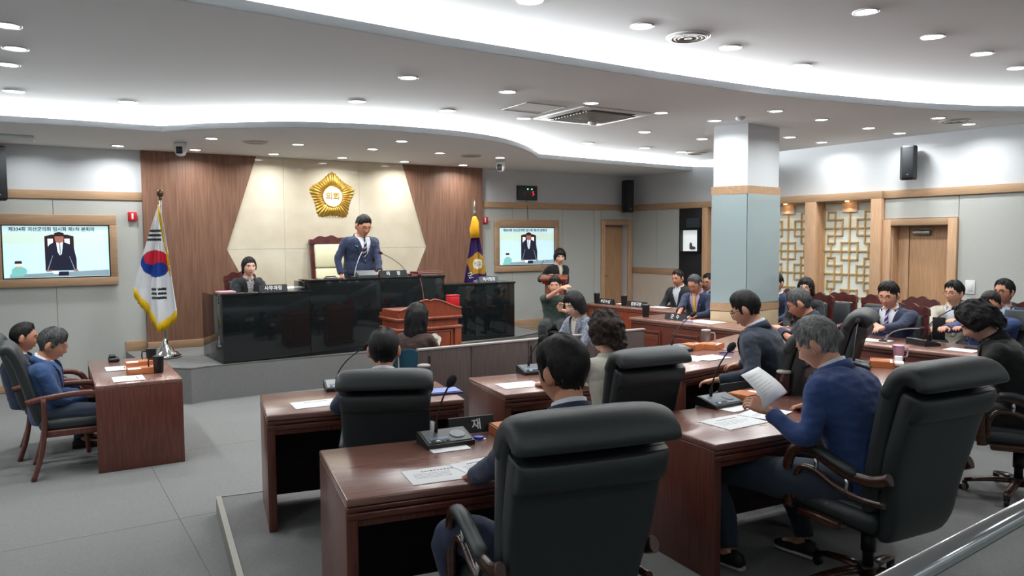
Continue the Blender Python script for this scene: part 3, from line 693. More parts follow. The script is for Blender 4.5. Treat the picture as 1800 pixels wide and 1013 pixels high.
obj('shell', MB().box(-.07,.07,-.05,.05,0,.14,.01), redp, t); obj('lid', MB().box(-.072,.072,-.052,.052,.14,.16,.006), redp, t)
t = thing('case_stand', 'slim dark stand behind the podium carrying the red case', 'stand', (t.location.x,t.location.y,0.42), PA)
obj('column', MB().box(-.03,.03,-.03,.03,0,D(796,524,9.3).z-.12-.42-.005,.004), plastic_k, t); obj('foot_plate', MB().box(-.12,.12,-.1,.1,0,.015,.004), plastic_k, t)
gooseneck_long('microphone standing on the speech podium', P0+Vector((math.cos(PA)*.5-math.sin(PA)*.3, math.sin(PA)*.5+math.cos(PA)*.3, 1.1)), D(738,487,8.75))
# low partition
K0 = Vector((-.86,6.95,0)); KA = math.radians(33)
t = thing('low_partition', 'low dark wood-grain partition screen with pale cap before stenographers', 'partition', K0, KA)
pw = mat('grey_walnut_laminate', (74,62,60), .5, rgb2=(98,84,81), vscale=8, stretch=(14,14,.5))
for a, b in ((0,.55),(.55,1.22),(1.22,2.1),(2.1,2.8)): obj('partition_panel', MB().box(a+.003,b-.003,0,.04,0,.885,.002), pw, t)
obj('cap_rail', MB().box(-.01,2.81,-.008,.048,.885,.905,.004), mat('cap_laminate', (168,160,156), .4), t)
for x in (.09,1.24): obj('chrome_strip', MB().box(x,x+.018,-.006,0,.30,.83), chrome, t)
# small lectern for announcer
t = thing('small_lectern', 'slender red-brown wooden lectern in front of the standing woman', 'lectern', (.69,12.3,.12), -.1)
obj('column', MB().box(-.15,.15,-.1,.1,.06,1.12,.01), redwood, t); obj('base', MB().box(-.2,.2,-.16,.16,0,.06,.01), redwood, t)
obj('top', MB().box(-.22,.22,-.18,.2,1.15,1.19,.01,M=Matrix.Translation((0,0,.02))@Matrix.Rotation(.12,4,'X')), redwood, t); obj('apron', MB().box(-.19,.19,-.15,.15,1.08,1.18,.01), redwood, t)
obj('reading_lamp', MB().tube([(-.2,.1,1.2),(-.21,.1,1.4),(-.17,.1,1.46),(-.1,.06,1.45)], .008, 8), chrome, t)
# national flag on stand, purple flag
def flag(label, foot, H, halfw, paint, tasselcol, seed, polecap, stand, Wtop, drop, tipx, lx, rx, zl, zr, rz):
    t = thing('flag_on_stand', label, 'flag', foot, rz)
    obj('pole', MB().cyl(0,0,.1,H,.014), steel, t)
    if stand: obj('stand_base', MB().lathe([(.19,0),(.19,.02),(.16,.035),(.15,.06),(.10,.075),(.09,.12),(.045,.14),(.03,.22),(.016,.24)], n=36), chrome, t)
    if polecap == 'ball': obj('finial', MB().cyl(0,0,H,H+.04,.02).ell((0,0,H+.08),(.042,.042,.05)), mat('bronze', (96,80,60), .35, .7), t)
    else: obj('finial', MB().lathe([(.02,H),(.028,H+.05),(.012,H+.09),(.02,H+.12),(.001,H+.26)]), steel, t)
    # cloth: rows from top to the hanging hem
    nu, nv = 90, 150; vs = []; cols = []; top = H-.06
    for i in range(nv+1):
        v = i/nv
        for j in range(nu+1):
            u = j/nu
            xl = lx*min(1, v/((top-zl)/(top-drop)))**.85 if True else 0
            ztip = drop
            # hem: left corner, tip, right corner
            if u < .55: zb = zl+(ztip-zl)*(u/.55)
            else: zb = ztip+(zr-ztip)*((u-.55)/.45)
            z = top+(zb-top)*v
            f = (top-z)/(top-zl)
            fl_ = lx*min(1.02, f)**.9; fr_ = rx*min(1.02, (top-z)/(top-zr))**.8
            x = fl_+(fr_-fl_)*u+ (tipx*0)
            y = -.05-.035*math.sin(u*13+seed+v*1.2)*min(1,f*1.2)-.015*math.sin(u*31+v*3)*min(1,f)
            vs.append((x,y,z)); cols.append(paint(x,z,u,v))
    fs = [(i*(nu+1)+j,(i+1)*(nu+1)+j,(i+1)*(nu+1)+j+1,i*(nu+1)+j+1) for i in range(nv) for j in range(nu)]
    me = bpy.data.meshes.new('flag_cloth'); me.from_pydata(vs,[],fs)
    ca = me.color_attributes.new('Col','FLOAT_COLOR','POINT')
    ca.data.foreach_set('color', [c for q in cols for c in (*lin(q),1)])
    me.materials.append(vcol_mat('flag_cloth_'+tasselcol)); me.polygons.foreach_set('use_smooth',[True]*len(fs))
    o = obj('cloth', me, None, t); md = o.modifiers.new('s','SOLIDIFY'); md.thickness = .003
    return t, vs, nu, nv
def fringe(t, pts, L_, m, dx=0):
    mb = MB(); rnd = random.Random(3)
    for p, q in zip(pts, pts[1:]):
        d = (Vector(q)-Vector(p)); n = max(1, int(d.length/.0075))
        for k in range(n):
            a = Vector(p)+d*(k/n); l = L_*rnd.uniform(.85,1.1)
            mb.tube([a+Vector((0,0,.01)), a+Vector((dx*l+rnd.uniform(-.006,.006), rnd.uniform(-.008,.002), -l))], [.0045,.0065], 4)
    o = obj('fringe', mb, m, t); o['kind'] = 'stuff'
yel = mat('yellow_fringe', (226,186,18), .7)
F0 = D(291,611,9.7)
H1 = 1.9+(426-352)*9.7/F-.42
def x_(px): return (px-291)*9.7/F
def z_(py): return 1.9-(py-426)*9.7/F-.42
cx, cz, cr_ = x_(282), z_(463.5), 24*9.7/F
def kpaint(x,z,u,v):
    X, Z = (x-cx)/1.0, z-cz; r = math.hypot(X,Z)
    if r < cr_:
        xr = X*.588-Z*.809; zr = X*.809+Z*.588
        red = zr > 0
        if math.hypot(xr+cr_/2, zr) < cr_/2: red = True
        if math.hypot(xr-cr_/2, zr) < cr_/2: red = False
        return (205,32,58) if red else (10,60,150)
    for (bx,bz,split) in ((x_(281),z_(414),0),(x_(285.5),z_(516),1)):
        dx, dz_ = x-bx, z-bz
        if abs(dx) < .088:
            for k in (-1,0,1):
                if abs(dz_-k*.056) < .016 and not (split and k >= 0 and abs(dx) < .006): return (30,32,34)
    return (232,234,238)
flag_t, vs, nu, nv = flag('white national flag with red and blue circle and yellow fringe', (F0.x,F0.y,.43), H1, .4, kpaint, 'white', 0, 'ball', True, .02, z_(570), 0, x_(245), x_(319), z_(505), z_(545), 0)
row = lambda i,j: vs[i*(nu+1)+j]
fringe(flag_t, [row(nv,j) for j in range(0,nu+1,6)], .12, yel)
fringe(flag_t, [Vector(row(i,int(nu*.62+.3*nu*min(1,i/60))))+Vector((.01,-.05,0)) for i in range(2,90,6)], .13, yel, .25)
H2 = 1.9-(380-423)*11.8/F-.42
F1 = D(836,570,11.8)
def x2(px): return (px-836)*11.8/F
def z2(py): return 1.9-(py-423.5)*11.8/F-.42
def ppaint(x,z,u,v):
    X, Z = x-x2(841), z-z2(465); r = math.hypot(X,Z); a = math.atan2(X,Z)
    k = (a/(2*PI)*5) % 1; d = abs(k-.5)*2
    R_ = .19*(.78+.22*d**1.6)
    if r < .078: return (236,234,222)
    if r < R_: return (206,158,44) if math.cos(a*40) > -.3 else (150,104,24)
    return (52,24,92)
ft, vs2, nu2, nv2 = flag('purple assembly flag with gold emblem hanging beside the right television', (F1.x,F1.y,.43), H2, .4, ppaint, 'purple', 1.3, 'spear', True, .02, z2(560), 0, x2(812), x2(862), z2(530), z2(520), 0)
obj('yellow_tassel', MB().tube([(0,-.09,H2-.02),(0.01,-.11,H2-.1),(.0,-.11,H2-.22),(.01,-.1,H2-.34)],[.03,.06,.075,.07],14), mat('orange_yellow_fringe', (240,176,20), .7, bump=.8, bscale=200, stretch=(4,4,.3)), ft)
text('lettering', '의회', .085, mat('flag_ink', (60,50,30), .8), ft, (x2(842),-.13,z2(465)), (PI/2,0,-.1)); text('lettering', '군', .10, txtw, ft, (x2(829),-.135,z2(485)), (PI/2,-.3,0)); text('lettering', '의', .08, txtw, ft, (x2(838),-.135,z2(497)), (PI/2,-.3,0))
# ---------------------------------------------------------------- chairs
def sup(path, hw, ht, n=26, ex=3.2, mb=None, M=None, cap=True):
    """pillow: superellipse sections swept along a path in the yz plane"""
    mb = mb or MB(); k = len(path); rings = []
    P = [Vector((0,y,z)) for y,z in path]
    for i,p in enumerate(P):
        t = (P[min(i+1,k-1)]-P[max(i-1,0)]).normalized(); nrm = Vector((0,-t.z,t.y))
        ring = []
        a = hw[i] if isinstance(hw,(list,tuple)) else hw; b = ht[i] if isinstance(ht,(list,tuple)) else ht
        for j in range(n):
            th = 2*PI*j/n; c_, s_ = math.cos(th), math.sin(th)
            ring.append(p+Vector((1,0,0))*(math.copysign(abs(c_)**(2/ex),c_)*a)+nrm*(math.copysign(abs(s_)**(2/ex),s_)*b))
        rings.append(ring)
    return mb.loft(rings, M=M)
def fine(path, n=4): return [(p.y,p.z) for p in smooth_curve([Vector((0,y,z)) for y,z in path], n)]
def endt(k, mx, soft=2):   # taper thickness to the ends
    out = []
    for i in range(k):
        e = min(i, k-1-i); out.append(mx*(.35 if e == 0 else (.8 if e == 1 else 1)))
    return out
chairwood = mat('dark_chair_wood', (52,30,22), .25, rgb2=(78,46,32), vscale=9, stretch=(9,2,9), coat=.5)
def exec_chair(label):
    t = thing('executive_chair', label, 'chair', (0,0,0), 0, 'black leather executive chairs of the council members')
    p = fine([(-.17,.49),(-.185,.60),(-.225,.80),(-.265,.97),(-.30,1.085),(-.345,1.16),(-.41,1.172),(-.448,1.138)]); k = len(p)
    obj('backrest', sup(p, [.245+.05*min(1,i/(k*.6)) for i in range(k)], endt(k,.060), ex=4.2), leather, t)
    p = fine([(-.275,1.05),(-.31,1.115),(-.352,1.165),(-.415,1.178),(-.460,1.145),(-.468,1.112)]); k = len(p)
    obj('headrest', sup(p, [.262,.288]+[.300]*(k-4)+[.294,.28], endt(k,.054), ex=3.6), leather, t)
    p = fine([(-.20,.36),(-.255,.46),(-.275,.62),(-.315,.80),(-.36,.97),(-.395,1.095)]); k = len(p)
    sh_ = obj('back_shell', sup(p, [.19+.075*min(1,(i/k)*1.8)+.016*(i/k) for i in range(k)], [.02,.04]+[.048]*(k-3)+[.03], ex=7), leather, t)
    p = fine([(-.383,.975),(-.408,1.03),(-.424,1.085)],3); k = len(p)
    obj('shell_roll', sup(p, .276, [.03,.048,.054,.055,.052,.044,.03][:k], ex=6), leather, sh_)
    obj('seam', MB().tube([(-.25,-.415,.972),(0,-.418,.970),(.25,-.415,.972)],.004,6), leather2, sh_)
    s = obj('seat', MB().box(-.265,.265,-.22,.28,.39,.50,.045), leather, t)
    obj('seat_cushion', MB().box(-.235,.235,-.2,.27,.455,.515,.028), leather, t)
    for sx in (-1,1):
        x = .31*sx
        pts = smooth_curve([Vector((x*.94,y,z)) for y,z in [(-.33,.70),(-.24,.665),(-.10,.665),(.02,.70),(.13,.73),(.22,.705),(.262,.62),(.26,.52),(.25,.40)]], 5)
        a = obj('armrest', MB().tube(pts, .030, 10, flat=.62), chairwood, t)
        pts = smooth_curve([Vector((x*.94,y,z)) for y,z in [(-.3,.57),(-.18,.565),(-.04,.585),(.08,.63),(.17,.625),(.215,.56),(.22,.45)]], 5)
        obj('lower_rail', MB().tube(pts, .017, 8, flat=.8), chairwood, a)
        pts = smooth_curve([Vector((x*.94,y,z)) for y,z in [(-.16,.675),(-.04,.705),(.08,.742),(.17,.74)]], 4)
        obj('arm_pad', MB().tube(pts, [.012]+[.024]*(len(pts)-2)+[.012], 10, flat=1.25), leather, a)
        for y,z in ((-.1,.57),(.08,.62)): obj('spacer', MB().cyl(x*.94,y,z,z+.09,.011), chrome, a)
        obj('arm_bracket', MB().box(min(x*.7,x*.94),max(x*.7,x*.94),-.05,.2,.37,.41,.008), chairwood, a)
    obj('tilt_mechanism', MB().box(-.12,.12,-.16,.16,.33,.39,.01), plastic_k, t)
    obj('gas_column', MB().cyl(0,0,.11,.34,.027).cyl(0,0,.2,.3,.036), plastic_k, t)
    hub = obj('hub', MB().cyl(0,0,.075,.13,.05), plastic_k, t)
    for i in range(5):
        a = 2*PI*i/5+.3; M_ = Matrix.Rotation(a,4,'Z')
        pts = [(.03,0,.105),(.15,0,.10),(.25,0,.085),(.32,0,.07)]
        lg = obj('base_leg', MB().tube(pts,[.034,.032,.028,.022],10,flat=.55,up=(0,1,0),M=M_), chairwood, t)
        obj('caster', MB().cyl(0,0,-.012,.012,.025,n=16,M=M_@Matrix.Translation((.315,.0,.027))@Matrix.Rotation(PI/2,4,'X')).box(.30,.33,-.018,.018,.04,.068,.004,M=M_), plastic_k, lg)
    return t
def chair_at(first, proto, x, y, z, facing, label):
    o = proto if first else dup(proto, (0,0,0), 0, label)
    o.location = (x,y,z); o.rotation_euler = (0,0,facing-PI/2); o['label'] = label; return o
# facing = world angle the sitter looks at
def face(dx,dy): return math.atan2(dy,dx)
ex = exec_chair('')
EX = [(0.11,2.83,face(-.36,.93),1.0,'black executive chair nearest the viewer, seen from behind, back to camera'),
      (-.74,4.45,face(-.12,.99),.88,'black executive chair of the balding man at the second desk'),
      (.70,5.02,face(-.45,.89),.90,'black executive chair behind the curly-haired woman'),
      (1.80,3.75,face(-.45,.89),1.0,'large black executive chair of the grey-haired man holding a sheet'),
      (1.82,5.44,face(-.75,.66),.95,'black executive chair behind the navy-suited man with glasses'),
      (2.74,6.76,face(-.85,.52),.95,'black executive chair seen side-on between the grey-haired man and striped tie man'),
      (3.48,5.12,face(-.9,.44),1.0,'black executive chair of the woman in black at the right edge')]
EXO = [chair_at(i == 0, ex, x, y, .12, a, lab) for i,(x,y,a,k,lab) in enumerate(EX)]
for o, e in zip(EXO, EX): o.scale = (e[3],)*3
# four-legged wooden arm chairs at left
def leg_chair(label):
    t = thing('conference_armchair', label, 'chair', (0,0,0), 0, 'black leather armchairs with wooden legs at the left desk')
    p = fine([(-.20,.42),(-.24,.56),(-.29,.76),(-.36,.98),(-.42,1.06),(-.47,1.03)]); k = len(p)
    obj('backrest', sup(p, [.21+.03*(i/k) for i in range(k)], endt(k,.048), ex=4), leather, t)
    obj('seat', MB().box(-.24,.24,-.22,.26,.38,.47,.035), leather, t)
    obj('seat_rail', MB().box(-.25,.25,-.2,.25,.33,.385,.01), mahogv, t)
    for sx in (-1,1):
        x = .275*sx
        obj('leg', MB().tube(smooth_curve([Vector((x,-.18,.66)),Vector((x,-.18,.42)),Vector((x,-.21,.2)),Vector((x,-.27,0.0))],4),.034,8,flat=.6), mahogv, t)
        obj('leg', MB().tube(smooth_curve([Vector((x,.25,.40)),Vector((x,.245,.2)),Vector((x,.26,0.0))],4),.028,8,flat=.7), mahogv, t)
        obj('armrest', MB().tube(smooth_curve([Vector((x,-.30,.63)),Vector((x,-.18,.655)),Vector((x,.05,.675)),Vector((x,.2,.655)),Vector((x,.27,.56)),Vector((x,.255,.40))],5),.026,8,flat=.75), mahogv, t)
    return t
lc = leg_chair('')
chair_at(True, lc, -3.74, 6.31, 0.004, math.radians(31), 'black leather armchair with wooden legs, the nearer one at the left desk')
chair_at(False, lc, -4.22, 6.88, 0.004, math.radians(31), 'black leather armchair with wooden legs, the farther one at the left desk')
# carved chairs
carvew = mat('dark_carved_wood', (66,28,28), .3, rgb2=(96,42,38), vscale=12, coat=.4)
def carved_chair(label, tall=False, m_l=leather2, wood=carvew, group='carved mahogany chairs along the right wall'):
    t = thing('carved_chair', label, 'chair', (0,0,0), 0, group)
    H_ = 1.02 if not tall else 1.38; w_ = .25 if not tall else .30
    lean = .12
    def Mx(z): return -.22-lean*(z-.45)
    n = 18; poly = [(-w_,.42)]+[(-w_+2*w_*i/n, H_+.05*math.sin(PI*i/n)+.014*math.sin(PI*i/n*6)) for i in range(n+1)]+[(w_,.42)]
    M_ = Matrix.Translation((0,-.20,0))@Matrix.Rotation(lean,4,'X')
    inner = [(-w_+.055,.5),(-w_+.055,H_-.07),(w_-.055,H_-.07),(w_-.055,.5)]
    def q(a,b,c,d): return [(a,c),(b,c),(b,d),(a,d)]
    obj('back_post', MB().prism(q(-w_,-w_+.055,.35,H_),0,.045,M=M_@XZ), wood, t); obj('back_post', MB().prism(q(w_-.055,w_,.35,H_),0,.045,M=M_@XZ), wood, t)
    obj('carved_crest', MB().prism([(-w_-.01,H_-.07)]+poly[1:-1]+[(w_+.01,H_-.07)],-.01,.055,M=M_@XZ), wood, t)
    mb = MB()
    for i in range(9): mb.ell((-w_*.8+w_*1.6*i/8, -.062, H_-.01+.02*math.sin(PI*i/8)), (.022,.012,.018), 8, 6, M=M_)
    obj('crest_carving', mb, wood, t)
    obj('bottom_rail', MB().prism(q(-w_+.05,w_-.05,.45,.5),0,.045,M=M_@XZ), wood, t)
    obj('back_pad', MB().box(-w_+.06,w_-.06,-.065,.012,.5,(H_-.08) if not tall else .93,.022,M=M_@Matrix.Translation((0,.025,0))), m_l, t)
    if tall: obj('back_pad', MB().box(-w_+.06,w_-.06,-.065,.012,.94,H_-.08,.022,M=M_@Matrix.Translation((0,.025,0))), m_l, t)
    obj('seat', MB().box(-w_+.01,w_-.01,-.22,.25,.39,.48,.03), m_l, t); obj('seat_frame', MB().box(-w_-.01,w_+.01,-.23,.27,.33,.395,.01), wood, t)
    for sx in (-1,1):
        for y in (-.2,.24): obj('leg', MB().tube([(sx*(w_-.02),y,.34),(sx*(w_),y*1.02,.2),(sx*(w_-.005),y*1.1,0)],[.032,.022,.026],8), wood, t)
        obj('armrest', MB().tube(smooth_curve([Vector((sx*(w_+.02),-.24,.68)),Vector((sx*(w_+.035),-.05,.68)),Vector((sx*(w_+.03),.15,.67)),Vector((sx*(w_+.03),.24,.64))],4),.024,8), wood, t)
        obj('arm_support', MB().tube([(sx*(w_+.02),.18,.36),(sx*(w_+.035),.16,.5),(sx*(w_+.03),.17,.66)],.018,8), wood, t)
    return t
cc = carved_chair('')
RF = RA-PI/2+0.0     # facing away from the right wall, into the room
RF = math.atan2(RN.y, RN.x)
CCL = [(4.16,9.92,'carved mahogany chair with black pad, empty, right of the bob-haired woman'),
       (3.82,9.86-.02,'carved mahogany chair of the bespectacled bob-haired woman'),
       (4.45,9.50,'carved mahogany chair, empty, directly left behind the striped tie man'),
       (4.75,9.06,'carved mahogany chair between striped tie man and beige jacket man'),
       (4.13,8.14,'carved mahogany chair the striped tie man sits on'),
       (5.07,8.62,'carved mahogany chair of the man in beige jacket'),
       (5.40,8.18,'carved mahogany chair of the steel-blue jacket man at the right edge'),
       (2.63,10.39,'carved mahogany chair of the man with yellow tie'),
       (2.78,12.29,'carved mahogany chair of the open-collared man in the second row'),
       (3.38,12.69,'carved mahogany chair of the man hidden left of the pillar'),
       (3.81,10.70,'carved mahogany chair behind the pillar')]
for i,(x,y,l) in enumerate(CCL): chair_at(i == 0, cc, x, y, .12, RF, l).scale = (.86,.9,1)
c2_ = carved_chair('tall carved chairman chair with cream leather behind standing chairman', True, cream, carvew, 'chairman seat'); c2_.location = (-2.62,11.42,.57); c2_.rotation_euler = (0,0,QA+PI+.0)
st = struct('floor_step', MB().box(1.0,3.3,.62,1.9,0,.145), carpet2, (Q0.x,Q0.y,.42), QA)
c3_ = dup(cc, (-3.69,10.49,.42), QA+PI, 'carved chair with black pad behind the seated woman at bench', 'chairs on the dais')
# grey office chair behind the blue suited man
t = thing('office_chair', 'dark grey mesh office chair at the right edge behind blue suit', 'chair', (4.88,7.25,.12), RF-PI/2)
obj('backrest', sup(fine([(-.2,.5),(-.24,.7),(-.27,.93),(-.3,1.02)]), .235, .03, ex=6), mat('grey_mesh', (70,70,74), .8), t)
obj('head_panel', sup(fine([(-.24,.84),(-.27,.96),(-.3,1.05)]), .24, .035, ex=5), leather2, t)
obj('seat', MB().box(-.24,.24,-.2,.26,.4,.48,.03), leather2, t); obj('gas_column', MB().cyl(0,0,.08,.4,.03), plastic_k, t)
for i in range(5): obj('base_leg', MB().tube([(.02,0,.09),(.3,0,.05)],[.025,.015],8,M=Matrix.Rotation(2*PI*i/5,4,'Z')), plastic_k, t)
# teal chair
t = thing('teal_chair', 'teal chair with looped chrome back tube, under the brown-jacketed woman', 'chair', (-.98,7.46,.004), math.radians(-5))
def arch(w_, h0, h1, y, n=14): return [(-w_*math.cos(PI*i/n)*1.0, y, h0+(h1-h0)*math.sin(PI*i/n)**.7) for i in range(n+1)]
obj('backrest', MB().prism([(x,z) for x,y,z in arch(.22,.45,.86,0)], -.2+.4,-.225+.4+.05, M=XZ), teal, t)
obj('seat', MB().box(-.22,.22,-.16,.26,.42,.47,.02), teal, t)
obj('chrome_loop', MB().tube([(-.2,-.25,.3),(-.2,-.25,.9),(-.17,-.25,.97),(-.12,-.25,.97),(-.09,-.25,.9),(-.09,-.25,.3)], .012, 10), chrome, t)
for sx in (-.19,.19):
    for sy in (-.17,.22): obj('leg', MB().tube([(sx,sy,.42),(sx*1.1,sy*1.15,0)], .011, 8), chrome, t)
# stools for stenographer / interpreter
def plain_chair(loc, fa, label):
    t = thing('side_chair', label, 'chair', loc, fa-PI/2)
    obj('seat', MB().box(-.22,.22,-.2,.24,.41,.46,.02), leather2, t); obj('backrest', sup(fine([(-.2,.5),(-.23,.7),(-.25,.86)]), .21, .02, ex=5), leather2, t)
    for sx in (-.2,.2):
        for sy in (-.18,.22): obj('leg', MB().tube([(sx,sy,.42),(sx,sy,0)], .012, 8), steel, t)
    return t
plain_chair((.64,11.24,.12), face(-.2,-.98), 'grey side chair under the sign interpreter'); plain_chair((.78,8.24,.004), face(-.75,-.6), 'grey side chair of the woman in tweed jacket')
# ---------------------------------------------------------------- desks
def desk(label, N, ang, w_, d_, z0, h=.73, group=None, far_panel=.12):
    """N = near-left corner on the floor, x along the sitter's edge, y away from the sitter"""
    t = thing('council_desk', label, 'desk', (N[0],N[1],z0), ang, group)
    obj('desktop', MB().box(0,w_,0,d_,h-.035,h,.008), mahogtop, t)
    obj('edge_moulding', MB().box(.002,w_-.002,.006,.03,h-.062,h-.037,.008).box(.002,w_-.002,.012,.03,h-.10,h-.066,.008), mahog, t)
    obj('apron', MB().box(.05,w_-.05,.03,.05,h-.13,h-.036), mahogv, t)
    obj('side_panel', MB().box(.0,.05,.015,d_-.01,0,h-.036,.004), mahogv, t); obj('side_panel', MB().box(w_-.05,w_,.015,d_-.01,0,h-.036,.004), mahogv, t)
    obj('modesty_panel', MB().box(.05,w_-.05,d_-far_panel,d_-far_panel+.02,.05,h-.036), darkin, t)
    return t
grp = 'reddish-brown council desks on the platform'
d1a, d2a = math.radians(21.5), math.radians(22)
desk('mahogany council desk with the balding man, far left of the platform', (-1.49,4.52), d1a, 1.26, .70, .12, group=grp)
desk('mahogany council desk in the foreground with lettered nameplate and microphone', (-.68,3.02), d2a, 1.35, .80, .12, group=grp)
desk('mahogany council desk of the curly-haired woman', (-.05,5.11), math.radians(24), 1.26, .72, .12, group=grp)
desk('mahogany council desk with papers and tumbler under the grey-haired man', (1.04,3.81), math.radians(27), 1.35, .72, .12, group=grp)
desk('mahogany council desk of the navy-suited man with glasses', (1.36,5.95), math.radians(40), 1.26, .70, .12, group=grp)
desk('mahogany council desk with the pink mug', (2.76,5.05), math.radians(64), 1.45, .62, .12, group=grp)
desk('mahogany council desk behind the navy-suited man, mostly hidden', (2.28,6.98), math.radians(52), 1.2, .68, .12, group=grp)
# left desk (solid sides)
t = thing('council_desk', 'mahogany desk on the lower floor at the left with two black tumblers', 'desk', (-3.41,6.12,.004), math.atan2(7.44-6.12,-4.21+3.41))
L_ = 1.52
LA = t.rotation_euler.z
obj('desktop', MB().box(0,L_,-.66,0,.695,.73,.006), mahogtop, t)
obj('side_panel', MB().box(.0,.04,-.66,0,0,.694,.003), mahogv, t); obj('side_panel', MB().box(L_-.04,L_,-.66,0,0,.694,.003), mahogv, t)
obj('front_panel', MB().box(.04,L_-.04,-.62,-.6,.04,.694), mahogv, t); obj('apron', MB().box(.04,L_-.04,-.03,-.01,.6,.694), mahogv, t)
LD = t.location.copy()
def onl(a,b,z=.738): return LD+Matrix.Rotation(LA,3,'Z')@Vector((a,-b,0))+Vector((0,0,z-.004))
# officials' desks: front edge line
O0 = Vector((1.60,10.07,0)); OA = math.atan2(-.82,.572)
def off_desk(label, s, w_, back=0, z0=.12, h=.75, m=mahog, dd=.68):
    e = Vector((math.cos(OA),math.sin(OA),0)); n = Vector((-e.y,e.x,0)); p = O0+e*s+n*back
    t = thing('officials_desk', label, 'desk', (p.x,p.y,z0), OA, 'carved officials desks on the right')
    obj('desktop', MB().box(-.03,w_+.03,-.03,dd,h-.04,h,.012), mahogtop, t); obj('cornice', MB().box(-.015,w_+.015,-.015,dd-.01,h-.075,h-.04,.012), m, t)
    obj('front_board', MB().box(0,w_,0,.03,.06,h-.075,.003), m, t); obj('plinth', MB().box(-.01,w_+.01,-.01,dd-.02,0,.06,.008), m, t)
    obj('side_panel', MB().box(0,.03,.03,dd-.02,.06,h-.075,.003), m, t); obj('side_panel', MB().box(w_-.03,w_,.03,dd-.02,.06,h-.075,.003), m, t)
    k = max(1, round(w_/.8))
    for i in range(k):
        a, b = w_*i/k+.09, w_*(i+1)/k-.09
        fr = MB().box(a,b,-.018,0,.14,.165,.006).box(a,b,-.018,0,h-.17,h-.145,.006).box(a,a+.025,-.018,0,.14,h-.145,.006).box(b-.025,b,-.018,0,.14,h-.145,.006)
        f = obj('raised_frame', fr, m, t); obj('field_panel', MB().box(a+.05,b-.05,-.01,0,.19,h-.2,.005), m, f)
    return t
off_desk('dark mahogany officials desk with raised front panel, of the yellow tie man', 0, 1.25)
off_desk('dark mahogany officials desk partly behind the pillar', 1.32, 1.2)
off_desk('dark mahogany officials desk with papers before the striped tie man', 2.58, 1.02)
off_desk('dark mahogany officials desk with console microphone at the right', 3.66, 1.9, back=.0)
off_desk('red-brown second-row desk with two tilted nameplates near the pillar', -2.1, 1.9, back=1.0, m=redwood, dd=.55)
def ono(s, d, z=.871, back=0):
    e = Vector((math.cos(OA),math.sin(OA),0)); n = Vector((-e.y,e.x,0)); p = O0+e*s+n*(d+back); return Vector((p.x,p.y,z))
# ---------------------------------------------------------------- things on the desks
T_ = .851
mic_unit('black microphone console on the foreground desk beside the nameplate', G(783,779,T_), d2a+.08, .25, .1, .5)
nameplate('black nameplate lettered 재 on the foreground desk', G(826,766,T_)+Vector((.0,.08,0)), d2a+.02, '   재', .26)
tray('orange document box on the foreground desk, beside the nearest man', G(908,763,T_)+Vector((0,.02,0)), d2a)
t = thing('stamp_pad', 'round blue stamp pad on white card beside nameplate', 'stamp pad', G(841,772,T_), d2a); obj('card', MB().box(-.035,.035,-.025,.025,0,.003), paper, t); obj('pad', MB().lathe([(.03,.003),(.03,.014),(.024,.016),(.001,.016)]), bluep, t)
gp = 'printed papers lying on the desks'
paper_at('printed_sheet', 'white printed sheet under the foreground microphone console', G(790,789,T_), d2a+.05, .2, .1, title=False, lines=0)
paper_at('printed_sheet', 'left printed sheet on the foreground desk', G(772,834,T_), d2a+.02, .30, .215)
paper_at('printed_sheet', 'right printed sheet on the foreground desk, partly behind chair', G(850,818,T_+.003), d2a+.25, .26, .2)
mic_unit('grey microphone console on the balding man desk', G(602,684,T_)+Vector((0,.02,0)), d1a, .24, .1, 1.5, color=mat('silver_panel', (160,164,166), .4))
paper_at('printed_sheet', 'white printed sheet on the balding man desk', G(556,710,T_), d1a+.1, .30, .21, lines=0)
t = thing('blue_folder', 'blue folder stack on the right of balding man desk', 'folder', G(776,690,T_), d1a); obj('folder', MB().box(-.13,.13,-.09,.09,0,.012,.002), mat('navy_folder', (48,62,120), .5), t); obj('top_sheet', MB().box(-.1,.12,-.07,.08,.012,.016), mat('pale_blue_sheet', (140,160,215), .6), t)
tumbler('smoked tumbler with pale lid on the balding man desk', G(752,688,T_)+Vector((-.04,.12,0)), .045, .17, handle=False, lid=mat('pale_lid', (170,165,160), .4))
mic_unit('grey microphone console on the curly-haired woman desk', G(936,656,T_)+Vector((.02,.02,0)), math.radians(24), .2, .1, .8)
paper_at('printed_sheet', 'white printed sheet on the curly-haired woman desk', G(913,677,T_), math.radians(24), .30, .21)
a5 = math.radians(40)
mic_unit('grey microphone console on the navy-suited man desk', G(1190,618,T_), a5, .28, .2, 1.6)
tray('orange document tray on the navy-suited man desk', G(1222,613,T_), a5)
tray('small orange tray behind the tumbler on navy-suited man desk', G(1250,612,T_), a5+.3)
tumbler('clear smoked tumbler with handle on the navy-suited man desk', G(1243,609,T_)+Vector((0,.05,0)), .045, .16, m=mat('clear_smoke', (110,96,92), .1), rz=0, lid=mat('pale_lid', (170,165,160), .4))
paper_at('printed_sheet', 'left loose white sheet on the navy-suited man desk', G(1212,630,T_), a5+.3, .30, .25, lines=0, title=False)
paper_at('printed_sheet', 'right loose white sheet on the navy-suited man desk', G(1249,629,T_+.003), a5-.1, .30, .22, lines=0, title=False)
t = thing('pen', 'purple pen on the navy-suited man desk', 'pen', G(1277,621,T_), a5-.5); obj('barrel', MB().tube([(-.07,0,.006),(.07,0,.006)],.006,8), bluep, t); obj('tip', MB().tube([(.07,0,.006),(.085,0,.006)],[.005,.001],8), steel, t)
a4 = math.radians(27)
